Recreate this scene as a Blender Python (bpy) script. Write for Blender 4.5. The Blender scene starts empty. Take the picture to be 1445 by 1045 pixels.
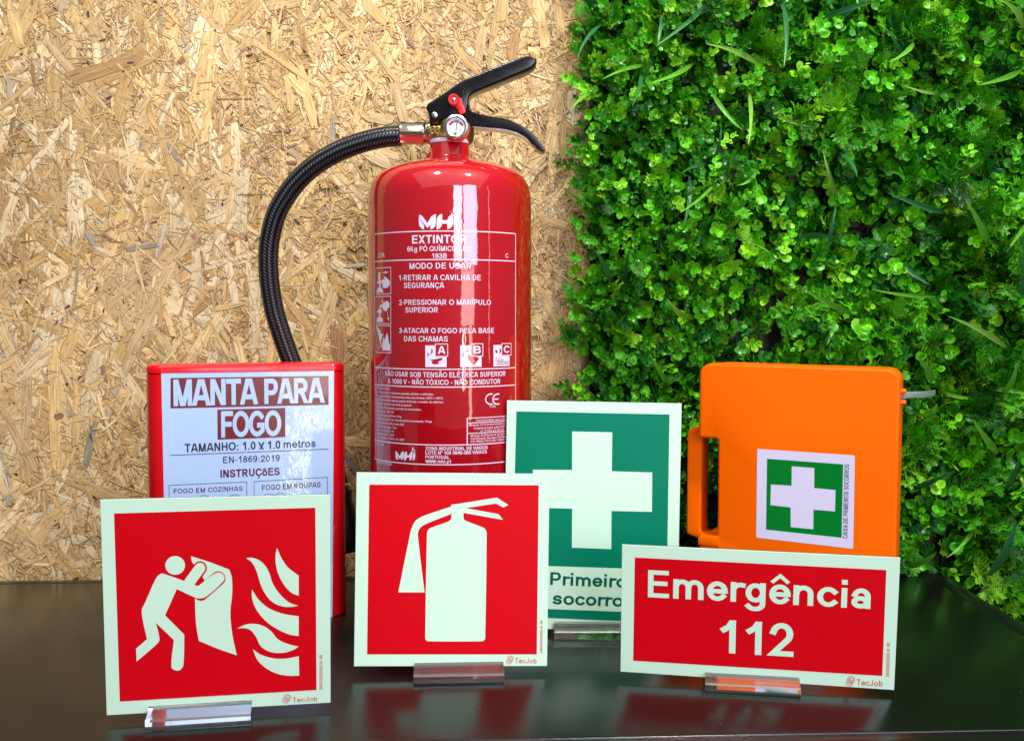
import bpy, bmesh, math, random
import numpy as np
from mathutils import Vector, Matrix, geometry
R_ = math.radians
random.seed(7)
rng = np.random.default_rng(11)
sc = bpy.context.scene
col = sc.collection

# ------------------------------------------------------------ camera
F = 1500.0; PW, PH = 1445.0, 1045.0; CH = 0.28
PITCH = math.atan(77.5 / F)
cd = bpy.data.cameras.new('camera'); cam = bpy.data.objects.new('camera', cd); col.objects.link(cam)
cd.sensor_fit = 'HORIZONTAL'; cd.sensor_width = 36; cd.lens = 36 * F / PW
cam.location = (0, 0, CH); cam.rotation_euler = (math.pi/2 - PITCH, 0, 0)
cd.clip_start = 0.01; cd.clip_end = 50
sc.camera = cam

# ------------------------------------------------------------ world and light: a room lit by tall windows behind the viewer
w = bpy.data.worlds.new('World'); sc.world = w; w.use_nodes = True
bg = w.node_tree.nodes['Background']; bg.inputs[0].default_value = (0.86, 0.93, 1.0, 1); bg.inputs[1].default_value = 0.13
def area(name, loc, aim, sx, sy, radiance, colr):
    l = bpy.data.lights.new(name, 'AREA'); l.shape = 'RECTANGLE'; l.size = sx; l.size_y = sy
    l.energy = radiance * math.pi * sx * sy; l.color = colr
    o = bpy.data.objects.new(name, l); col.objects.link(o); o.location = loc
    d = Vector(aim) - Vector(loc); o.rotation_euler = d.to_track_quat('-Z', 'Y').to_euler()
    return o
def window(name, az, dist, z0, z1, wid, radiance, colr):
    a = R_(az); x = -0.05 + dist*math.sin(a); y = 0.98 - dist*math.cos(a)
    zc = (z0+z1)/2
    area(name, (x, y, zc), (-0.05, 0.98, zc), wid, z1-z0, radiance, colr)
window('window_light', 14, 3.0, 0.36, 1.70, 0.60, 8.6, (0.90, 0.87, 1.0))
window('window_light', 31, 3.0, 0.36, 1.70, 0.98, 8.2, (0.82, 0.78, 1.0))
window('window_light', 27, 3.0, -0.02, 0.34, 0.95, 3.6, (1.0, 0.80, 0.78))
window('window_light', 31, 3.0, -0.62, -0.04, 0.22, 4.0, (1.0, 0.76, 0.58))
window('window_light', 20.4, 3.0, -0.40, -0.06, 0.11, 10, (1.0, 0.95, 0.88))
window('window_light', 23.4, 3.0, -0.40, -0.06, 0.05, 10, (1.0, 0.95, 0.88))
window('window_light', 58, 3.0, -0.2, 1.60, 0.04, 4, (1.0, 0.9, 0.8))
area('ceiling_bounce_fill', (0.15, -0.6, 2.7), (0.0, 1.15, 0.45), 5.0, 3.4, 0.40, (1.0, 0.97, 0.92))  # added soft fill, standing in for light bounced off the ceiling
area('ceiling_spot', (-0.40, 0.25, 1.9), (-0.30, 1.15, 0.4), 0.14, 0.14, 300, (1.0, 0.98, 0.94))
area('ceiling_spot', (0.55, 0.30, 1.8), (0.45, 1.15, 0.4), 0.14, 0.14, 520, (1.0, 0.97, 0.92))
sc.view_settings.view_transform = 'Standard'; sc.view_settings.look = 'None'
sc.view_settings.exposure = 0.12; sc.view_settings.gamma = 1.0

# ------------------------------------------------------------ helpers: survey of the photograph
cp, sp = math.cos(PITCH), math.sin(PITCH)
CAMP = Vector((0, 0, CH))
def ray(px, py):
    u = (px-PW/2)/F; v = (PH/2-py)/F
    return Vector((u, cp + v*sp, -sp + v*cp))
def at(px, py, Y):
    r = ray(px, py); return CAMP + r*(Y/r.y)
def Zm(s, ox, oy):
    return lambda x, y: (ox + x/s, oy + y/s)

# ------------------------------------------------------------ materials
def mat(name, c=(.5,.5,.5), rough=.5, metal=0., spec=.5, coat=0., coatr=.03, trans=0., ior=1.5, **kw):
    m = bpy.data.materials.new(name); m.use_nodes = True
    b = m.node_tree.nodes['Principled BSDF']
    b.inputs['Base Color'].default_value = (*c, 1); b.inputs['Roughness'].default_value = rough
    b.inputs['Metallic'].default_value = metal; b.inputs['Specular IOR Level'].default_value = spec
    b.inputs['Coat Weight'].default_value = coat; b.inputs['Coat Roughness'].default_value = coatr
    b.inputs['Transmission Weight'].default_value = trans; b.inputs['IOR'].default_value = ior
    return m
def N(m, t, **props):
    n = m.node_tree.nodes.new(t)
    for k, v in props.items(): setattr(n, k, v)
    return n
def L(m, a, b): m.node_tree.links.new(a, b)
def B(m): return m.node_tree.nodes['Principled BSDF']
def vary(m, c1, c2, scale, detail=4, rough_amt=0., bump=0., bscale=None, coords='Object', dist=.001):
    """base colour that drifts between two tones, with a little uneven gloss and relief"""
    tc = N(m, 'ShaderNodeTexCoord'); no = N(m, 'ShaderNodeTexNoise'); no.inputs['Scale'].default_value = scale
    no.inputs['Detail'].default_value = detail; L(m, tc.outputs[coords], no.inputs['Vector'])
    mx = N(m, 'ShaderNodeMix', data_type='RGBA'); mx.inputs['A'].default_value = (*c1, 1); mx.inputs['B'].default_value = (*c2, 1)
    L(m, no.outputs['Fac'], mx.inputs['Factor']); L(m, mx.outputs['Result'], B(m).inputs['Base Color'])
    if rough_amt:
        r0 = B(m).inputs['Roughness'].default_value
        mr = N(m, 'ShaderNodeMapRange'); mr.inputs['To Min'].default_value = max(0, r0-rough_amt); mr.inputs['To Max'].default_value = r0+rough_amt
        n2 = N(m, 'ShaderNodeTexNoise'); n2.inputs['Scale'].default_value = scale*2.3; L(m, tc.outputs[coords], n2.inputs['Vector'])
        L(m, n2.outputs['Fac'], mr.inputs['Value']); L(m, mr.outputs['Result'], B(m).inputs['Roughness'])
    if bump:
        n3 = N(m, 'ShaderNodeTexNoise'); n3.inputs['Scale'].default_value = bscale or scale*6; L(m, tc.outputs[coords], n3.inputs['Vector'])
        bp = N(m, 'ShaderNodeBump'); bp.inputs['Strength'].default_value = bump; bp.inputs['Distance'].default_value = dist
        L(m, n3.outputs['Fac'], bp.inputs['Height']); L(m, bp.outputs['Normal'], B(m).inputs['Normal'])
        return bp
def print_mat(name, c, rough=.32, spec=.4, var=.06):
    m = mat(name, c, rough=rough, spec=spec)
    vary(m, tuple(x*(1-var) for x in c), tuple(min(1, x*(1+var)) for x in c), 14, rough_amt=.05, bump=.05, bscale=900, dist=.0004)
    return m
M = {}
M['phos'] = print_mat('phosphor_board', (.60, .86, .66), .42, .3, .03)
M['pred'] = print_mat('sign_red_ink', (.62, .0, .006), .38, .14, .04)
M['pgreen'] = print_mat('sign_green_ink', (.0, .20, .110), .40, .10, .06)
M['pgreen2'] = print_mat('label_green_ink', (.0, .19, .02), .38, .2, .06)
M['pgreentext'] = print_mat('dark_green_ink', (.0, .115, .065), .4, .10, .05)
M['mark'] = print_mat('maker_mark_ink', (.62, .07, .10), .4, .3)
M['darkedge'] = print_mat('sign_board_edge', (.05, .07, .07), .5)
M['sticker'] = print_mat('white_sticker', (.66, .64, .84), .35, .5, .03)
M['bluetext'] = print_mat('teal_ink', (.01, .10, .12), .4)
M['black'] = print_mat('black_ink', (.018, .02, .03), .3)
M['maroon'] = print_mat('maroon_ink', (.16, .008, .012), .22, .6)
M['maroontext'] = print_mat('dark_maroon_ink', (.10, .004, .02), .25)
M['cylwhite'] = print_mat('white_cylinder_print', (.74, .72, .88), .25, .5, .02)
m = M['paper'] = mat('glossy_label', (.50, .63, .86), rough=.22, coat=1, coatr=.035)
vary(m, (.39, .56, .83), (.47, .63, .88), 9, bump=.0)
tc = N(m, 'ShaderNodeTexCoord'); n1 = N(m, 'ShaderNodeTexNoise'); n1.inputs['Scale'].default_value = 60; n1.inputs['Detail'].default_value = 5
L(m, tc.outputs['Object'], n1.inputs['Vector'])
bp = N(m, 'ShaderNodeBump'); bp.inputs['Strength'].default_value = .5; bp.inputs['Distance'].default_value = .0008
L(m, n1.outputs['Fac'], bp.inputs['Height']); L(m, bp.outputs['Normal'], B(m).inputs['Coat Normal'])
m = M['paint'] = mat('red_gloss_paint', (.50, .001, .008), rough=.4, coat=1, coatr=.045, spec=.1)
B(m).inputs['Coat IOR'].default_value = 1.95
vary(m, (.42, .0, .006), (.49, .001, .010), 6)
tc = N(m, 'ShaderNodeTexCoord'); n1 = N(m, 'ShaderNodeTexNoise'); n1.inputs['Scale'].default_value = 90
L(m, tc.outputs['Object'], n1.inputs['Vector'])
bp = N(m, 'ShaderNodeBump'); bp.inputs['Strength'].default_value = .5; bp.inputs['Distance'].default_value = .00022
L(m, n1.outputs['Fac'], bp.inputs['Height']); L(m, bp.outputs['Normal'], B(m).inputs['Coat Normal'])
m = M['boxred'] = mat('red_box_plastic', (.66, .002, .006), rough=.32, spec=.22, coat=.35, coatr=.1)
vary(m, (.62, .0, .005), (.70, .004, .01), 12, rough_amt=.05, bump=.08, bscale=260, dist=.0004)
m = M['orange'] = mat('orange_plastic', (.90, .155, .0), rough=.36, spec=.15)
vary(m, (.84, .118, .0), (.90, .140, .001), 8, rough_amt=.06, bump=.12, bscale=1500, dist=.0002)
m = M['blackmetal'] = mat('black_enamel', (.005, .005, .006), rough=.2, spec=.4)
vary(m, (.004, .004, .005), (.008, .008, .009), 60, rough_amt=.05, bump=.05, bscale=500, dist=.0003)
m = M['rubber'] = mat('black_rubber', (.008, .008, .009), rough=.45)
vary(m, (.006, .006, .007), (.016, .016, .017), 80, rough_amt=.1)
m = M['brass'] = mat('forged_brass', (.42, .27, .09), rough=.34, metal=1)
vary(m, (.34, .21, .07), (.50, .34, .13), 70, rough_amt=.1, bump=.3, bscale=600, dist=.0004)
m = M['chrome'] = mat('plated_steel', (.70, .66, .60), rough=.12, metal=1)
vary(m, (.50, .38, .26), (.74, .66, .54), 60, rough_amt=.06)
m = M['steel'] = mat('brushed_steel', (.62, .62, .60), rough=.28, metal=1)
vary(m, (.5, .5, .49), (.7, .7, .69), 120, rough_amt=.08)
M['dial'] = print_mat('gauge_dial_white', (.72, .78, .86), .3)
M['dialred'] = print_mat('gauge_red', (.45, .02, .04), .3)
M['dialgreen'] = print_mat('gauge_green', (.02, .22, .14), .3)
m = M['redplastic'] = mat('red_pin_plastic', (.72, .012, .010), rough=.35); vary(m, (.66, .01, .01), (.76, .02, .015), 90, rough_amt=.05)
m = M['whitering'] = mat('white_seal', (.62, .62, .72), rough=.4); vary(m, (.56, .56, .66), (.66, .66, .76), 90, rough_amt=.05)
m = M['acrylic'] = mat('clear_acrylic', (.93, .98, .97), rough=.04, trans=.97, ior=1.49)
m = M['strap'] = mat('clear_plastic_strap', (.50, .66, .56), rough=.3, trans=.75, ior=1.35, spec=.3)
m = M['table'] = mat('black_laminate', (.008, .010, .009), rough=.235, spec=.62)
bp = vary(m, (.0022, .0026, .0024), (.0038, .004, .0038), 5, rough_amt=.04, bump=.05, bscale=1400, dist=.0002)
# a few specks of dust on the laminate
tc = N(m, 'ShaderNodeTexCoord'); vo = N(m, 'ShaderNodeTexVoronoi'); vo.inputs['Scale'].default_value = 38; vo.inputs['Randomness'].default_value = 1
L(m, tc.outputs['Object'], vo.inputs['Vector'])
lt = N(m, 'ShaderNodeMath', operation='LESS_THAN'); lt.inputs[1].default_value = .022; L(m, vo.outputs['Distance'], lt.inputs[0])
mx = N(m, 'ShaderNodeMix', data_type='RGBA'); mx.inputs['B'].default_value = (.10, .10, .09, 1)
src = B(m).inputs['Base Color'].links[0].from_socket
L(m, src, mx.inputs['A']); L(m, lt.outputs[0], mx.inputs['Factor']); L(m, mx.outputs['Result'], B(m).inputs['Base Color'])
m = M['band'] = mat('black_edge_band', (.010, .011, .011), rough=.3); vary(m, (.003, .0035, .0035), (.006, .006, .006), 30, rough_amt=.08)

# hose: woven cords over rubber, with glints painted into the colour
m = M['hose'] = mat('braided_hose', (.012, .012, .013), rough=.3, spec=.45)
uv = N(m, 'ShaderNodeUVMap'); sx = N(m, 'ShaderNodeSeparateXYZ'); L(m, uv.outputs[0], sx.inputs[0])
def math_(m, op, a, b=None):
    n = N(m, 'ShaderNodeMath', operation=op)
    for i, q in enumerate((a, b)):
        if q is None: continue
        if isinstance(q, (int, float)): n.inputs[i].default_value = q
        else: L(m, q, n.inputs[i])
    return n.outputs[0]
ca = math_(m, 'MULTIPLY', sx.outputs[0], 2*math.pi/0.0031)
cb = math_(m, 'MULTIPLY', sx.outputs[1], 2*math.pi*11)
s1 = math_(m, 'SINE', math_(m, 'ADD', ca, cb)); s2 = math_(m, 'SINE', math_(m, 'SUBTRACT', ca, cb))
row = math_(m, 'POWER', math_(m, 'ABSOLUTE', math_(m, 'SINE', math_(m, 'MULTIPLY', cb, .5))), 1.5)
hh = math_(m, 'MULTIPLY', math_(m, 'ABSOLUTE', math_(m, 'SINE', math_(m, 'MULTIPLY', math_(m, 'ADD', ca, cb), .5))), row)
bp = N(m, 'ShaderNodeBump'); bp.inputs['Strength'].default_value = .8; bp.inputs['Distance'].default_value = .0006
L(m, hh, bp.inputs['Height']); L(m, bp.outputs['Normal'], B(m).inputs['Normal'])
mx = N(m, 'ShaderNodeMix', data_type='RGBA'); mx.inputs['A'].default_value = (.002, .002, .002, 1); mx.inputs['B'].default_value = (.075, .085, .105, 1)  # blue-grey paints rows of window glints onto the cord crests
L(m, math_(m, 'POWER', hh, 2.2), mx.inputs['Factor']); L(m, mx.outputs['Result'], B(m).inputs['Base Color'])

# wood flakes: own colour and painted rim shade per flake from the mesh, grain along the flake
def wood(name):
    m = mat(name, rough=.55, spec=.3)
    ca = N(m, 'ShaderNodeVertexColor'); ca.layer_name = 'Col'
    uv = N(m, 'ShaderNodeUVMap'); mp = N(m, 'ShaderNodeMapping'); mp.inputs['Scale'].default_value = (40, 620, 1)
    L(m, uv.outputs[0], mp.inputs[0]); no = N(m, 'ShaderNodeTexNoise'); no.inputs['Scale'].default_value = 1; no.inputs['Detail'].default_value = 3; no.inputs['Distortion'].default_value = .6
    L(m, mp.outputs[0], no.inputs['Vector'])
    mr = N(m, 'ShaderNodeMapRange'); mr.inputs['From Min'].default_value = .3; mr.inputs['From Max'].default_value = .7
    mr.inputs['To Min'].default_value = .60; mr.inputs['To Max'].default_value = 1.25; L(m, no.outputs['Fac'], mr.inputs['Value'])
    sc_ = N(m, 'ShaderNodeVectorMath', operation='SCALE'); L(m, ca.outputs[0], sc_.inputs[0]); L(m, mr.outputs[0], sc_.inputs['Scale'])
    L(m, sc_.outputs[0], B(m).inputs['Base Color'])
    bp = N(m, 'ShaderNodeBump'); bp.inputs['Strength'].default_value = .5; bp.inputs['Distance'].default_value = .0004
    L(m, no.outputs['Fac'], bp.inputs['Height']); L(m, bp.outputs['Normal'], B(m).inputs['Normal'])
    return m
M['flake'] = wood('wood_flake')
m = M['board'] = mat('board_core', (.34, .20, .08), rough=.7)
vary(m, (.20, .11, .04), (.62, .42, .18), 160, detail=8, bump=.4, bscale=500)
# leaves: own colour per leaf from the mesh
def leafmat(name, rough, spec, tr=.25):
    m = mat(name, rough=rough, spec=spec)
    ca = N(m, 'ShaderNodeVertexColor'); ca.layer_name = 'Col'
    tc = N(m, 'ShaderNodeTexCoord'); no = N(m, 'ShaderNodeTexNoise'); no.inputs['Scale'].default_value = 160; L(m, tc.outputs['Object'], no.inputs['Vector'])
    mr = N(m, 'ShaderNodeMapRange'); mr.inputs['To Min'].default_value = .75; mr.inputs['To Max'].default_value = 1.25; L(m, no.outputs['Fac'], mr.inputs['Value'])
    sc_ = N(m, 'ShaderNodeVectorMath', operation='SCALE'); L(m, ca.outputs[0], sc_.inputs[0]); L(m, mr.outputs[0], sc_.inputs['Scale'])
    L(m, sc_.outputs[0], B(m).inputs['Base Color'])
    t = N(m, 'ShaderNodeBsdfTranslucent'); L(m, sc_.outputs[0], t.inputs['Color'])
    ms = N(m, 'ShaderNodeMixShader'); ms.inputs[0].default_value = tr
    L(m, B(m).outputs[0], ms.inputs[1]); L(m, t.outputs[0], ms.inputs[2]); L(m, ms.outputs[0], m.node_tree.nodes['Material Output'].inputs['Surface'])
    return m
M['leaf'] = leafmat('plastic_leaf', .34, .4, .12)
M['fern'] = leafmat('plastic_frond', .45, .3, .14)
m = M['backing'] = mat('brown_wall', (.10, .07, .05), rough=.8); vary(m, (.03, .022, .016), (.12, .09, .065), 18, bump=.4, bscale=200)
M['grid'] = mat('hedge_backing_grid', (.004, .012, .005), rough=.8, spec=.1)

# ------------------------------------------------------------ helpers: objects
def tag(o, label=None, cat=None, group=None, kind=None):
    if label: o['label'] = label
    if cat: o['category'] = cat
    if group: o['group'] = group
    if kind: o['kind'] = kind
    return o
def empty(name, loc, label, cat, rz=0, group=None):
    o = bpy.data.objects.new(name, None); col.objects.link(o); o.location = loc; o.rotation_euler = (0, 0, rz)
    o.empty_display_size = .02
    o['_w'] = 0; del o['_w']
    return tag(o, label, cat, group)
def link_mesh(name, me, mats, parent=None):
    for q in (mats if isinstance(mats, (list, tuple)) else [mats]):
        me.materials.append(q)
    o = bpy.data.objects.new(name, me); col.objects.link(o)
    if parent: setp(o, parent)
    return o
def world_of(o):
    mtx = Matrix.Translation(o.location) @ o.rotation_euler.to_matrix().to_4x4()
    return (world_of(o.parent) @ o.matrix_parent_inverse @ mtx) if o.parent else mtx
def setp(o, parent):
    o.parent = parent; o.matrix_parent_inverse = world_of(parent).inverted()
def bm_obj(name, bm, mats, parent=None, smooth=True, angle=35):
    bmesh.ops.recalc_face_normals(bm, faces=bm.faces[:])
    me = bpy.data.meshes.new(name); bm.to_mesh(me); bm.free()
    if smooth:
        me.polygons.foreach_set('use_smooth', [True]*len(me.polygons))
        me.set_sharp_from_angle(angle=R_(angle))
    return link_mesh(name, me, mats, parent)
def raw_obj(name, verts, faces, mats, parent=None, smooth=False, colr=None, uvs=None, link=True):
    me = bpy.data.meshes.new(name); me.from_pydata([tuple(v) for v in verts], [], faces)
    if colr is not None:
        a = me.color_attributes.new('Col', 'FLOAT_COLOR', 'POINT'); c4 = np.ones((len(verts), 4), np.float32); c4[:, :3] = colr
        a.data.foreach_set('color', c4.ravel())
    if uvs is not None:
        ul = me.uv_layers.new(name='UVMap'); idx = np.empty(len(me.loops), np.int32); me.loops.foreach_get('vertex_index', idx)
        ul.data.foreach_set('uv', np.asarray(uvs, np.float32)[idx].ravel())
    if smooth: me.polygons.foreach_set('use_smooth', [True]*len(me.polygons))
    if not link:
        me.materials.append(mats); return me
    return link_mesh(name, me, mats, parent)
def tri_obj(name, V, T, mats, parent=None, colr=None, uvs=None, smooth=False):
    """fast path for large triangle soups given as numpy arrays"""
    V = np.asarray(V, np.float32); T = np.asarray(T, np.int32)
    me = bpy.data.meshes.new(name); me.vertices.add(len(V)); me.vertices.foreach_set('co', V.ravel())
    me.loops.add(T.size); me.loops.foreach_set('vertex_index', T.ravel())
    me.polygons.add(len(T)); me.polygons.foreach_set('loop_start', np.arange(0, T.size, 3, dtype=np.int32))
    me.polygons.foreach_set('loop_total', np.full(len(T), 3, np.int32))
    me.update(calc_edges=True)
    if colr is not None:
        a = me.color_attributes.new('Col', 'FLOAT_COLOR', 'POINT'); c4 = np.ones((len(V), 4), np.float32); c4[:, :3] = colr
        a.data.foreach_set('color', c4.ravel())
    if uvs is not None:
        ul = me.uv_layers.new(name='UVMap'); ul.data.foreach_set('uv', np.asarray(uvs, np.float32)[T.ravel()].ravel())
    if smooth: me.polygons.foreach_set('use_smooth', np.ones(len(T), bool))
    return link_mesh(name, me, mats, parent)

def lathe(name, prof, m, parent, center, axis='Z', seg=64, smooth_angle=35):
    bm = bmesh.new(); rings = []
    for r, h in prof:
        ring = []
        for k in range(seg):
            a = 2*math.pi*k/seg
            if axis == 'Z': p = (r*math.cos(a), r*math.sin(a), h)
            elif axis == 'X': p = (h, r*math.cos(a), r*math.sin(a))
            else: p = (r*math.cos(a), h, r*math.sin(a))
            ring.append(bm.verts.new(Vector(p)+Vector(center)))
        rings.append(ring)
    for a, b in zip(rings, rings[1:]):
        for k in range(seg): bm.faces.new((a[k], a[(k+1) % seg], b[(k+1) % seg], b[k]))
    bm.faces.new(rings[0]); bm.faces.new(rings[-1])
    return bm_obj(name, bm, m, parent, angle=smooth_angle)

def extrude_xz(name, pts, y0, y1, m, parent, bevel=.002, seg=3, frame=None):
    """outline in x,z given thickness in y, all rims rounded"""
    bm = bmesh.new()
    a = [bm.verts.new((x, y0, z)) for x, z in pts]; b = [bm.verts.new((x, y1, z)) for x, z in pts]
    bm.faces.new(a); bm.faces.new(b[::-1]); n = len(pts)
    rim = []
    for k in range(n): bm.faces.new((a[k], b[k], b[(k+1) % n], a[(k+1) % n]))
    bmesh.ops.recalc_face_normals(bm, faces=bm.faces[:])
    if bevel:
        es = [e for e in bm.edges if abs(e.verts[0].co.y-e.verts[1].co.y) < 1e-7]
        bmesh.ops.bevel(bm, geom=es, offset=bevel, segments=seg, profile=.5, affect='EDGES', clamp_overlap=True)
    if frame is not None: bm.transform(frame)
    return bm_obj(name, bm, m, parent)

def tube(name, pts, rad, m, parent, seg=24, cap=True, uv=True, lobes=None):
    P = [Vector(p) for p in pts]; n = len(P); V = []; U = []; Fc = []; s = 0
    rads = rad if isinstance(rad, (list, tuple)) else [rad]*n
    t0 = (P[1]-P[0]).normalized(); up = Vector((0, 1, 0)) if abs(t0.y) < .9 else Vector((1, 0, 0))
    u = (up - t0*up.dot(t0)).normalized()
    for i in range(n):
        t = (P[min(i+1, n-1)]-P[max(i-1, 0)]).normalized()
        u = (u - t*u.dot(t)).normalized(); v = t.cross(u)
        if i: s += (P[i]-P[i-1]).length
        for k in range(seg+1):
            a = 2*math.pi*k/seg; V.append(P[i]+(u*math.cos(a)+v*math.sin(a))*rads[i]); U.append((s, k/seg))
    for i in range(n-1):
        for k in range(seg):
            a = i*(seg+1)+k; Fc.append((a, a+1, a+seg+2, a+seg+1))
    if cap:
        Fc.append(tuple(range(seg, 0, -1))); b = (n-1)*(seg+1); Fc.append(tuple(range(b, b+seg)))
    return raw_obj(name, V, Fc, m, parent, smooth=True, uvs=U)
def spline(pts, n=8):
    P = [Vector(p) for p in pts]; P = [P[0]*2-P[1]]+P+[P[-1]*2-P[-2]]; out = []
    for i in range(1, len(P)-2):
        for k in range(n):
            t = k/n; a, b, c, d = P[i-1], P[i], P[i+1], P[i+2]
            out.append(.5*((2*b)+(c-a)*t+(2*a-5*b+4*c-d)*t*t+(3*b-a-3*c+d)*t**3))
    out.append(P[-2]); return out
def smooth2(pts, n=4):
    """closed Catmull-Rom through 2-D points; a point given as (x, y, 1) stays a sharp corner"""
    out = []; m_ = len(pts)
    for i in range(m_):
        p0, p1, p2, p3 = (pts[(i+k-1) % m_] for k in range(4))
        a, b, c, d = (np.array(q[:2], float) for q in (p0, p1, p2, p3))
        if len(p1) > 2: a = b
        if len(p2) > 2: d = c
        sl = np.linalg.norm(c-b)
        def tg(p, q):
            w_ = q-p; l_ = np.linalg.norm(w_); return w_/l_*sl if l_ > 1e-9 else w_
        m1 = tg(a, c); m2 = tg(b, d)
        for k in range(n):
            t = k/n; out.append(tuple((2*t**3-3*t*t+1)*b+(t**3-2*t*t+t)*m1+(3*t*t-2*t**3)*c+(t**3-t*t)*m2))
    return out

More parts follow.
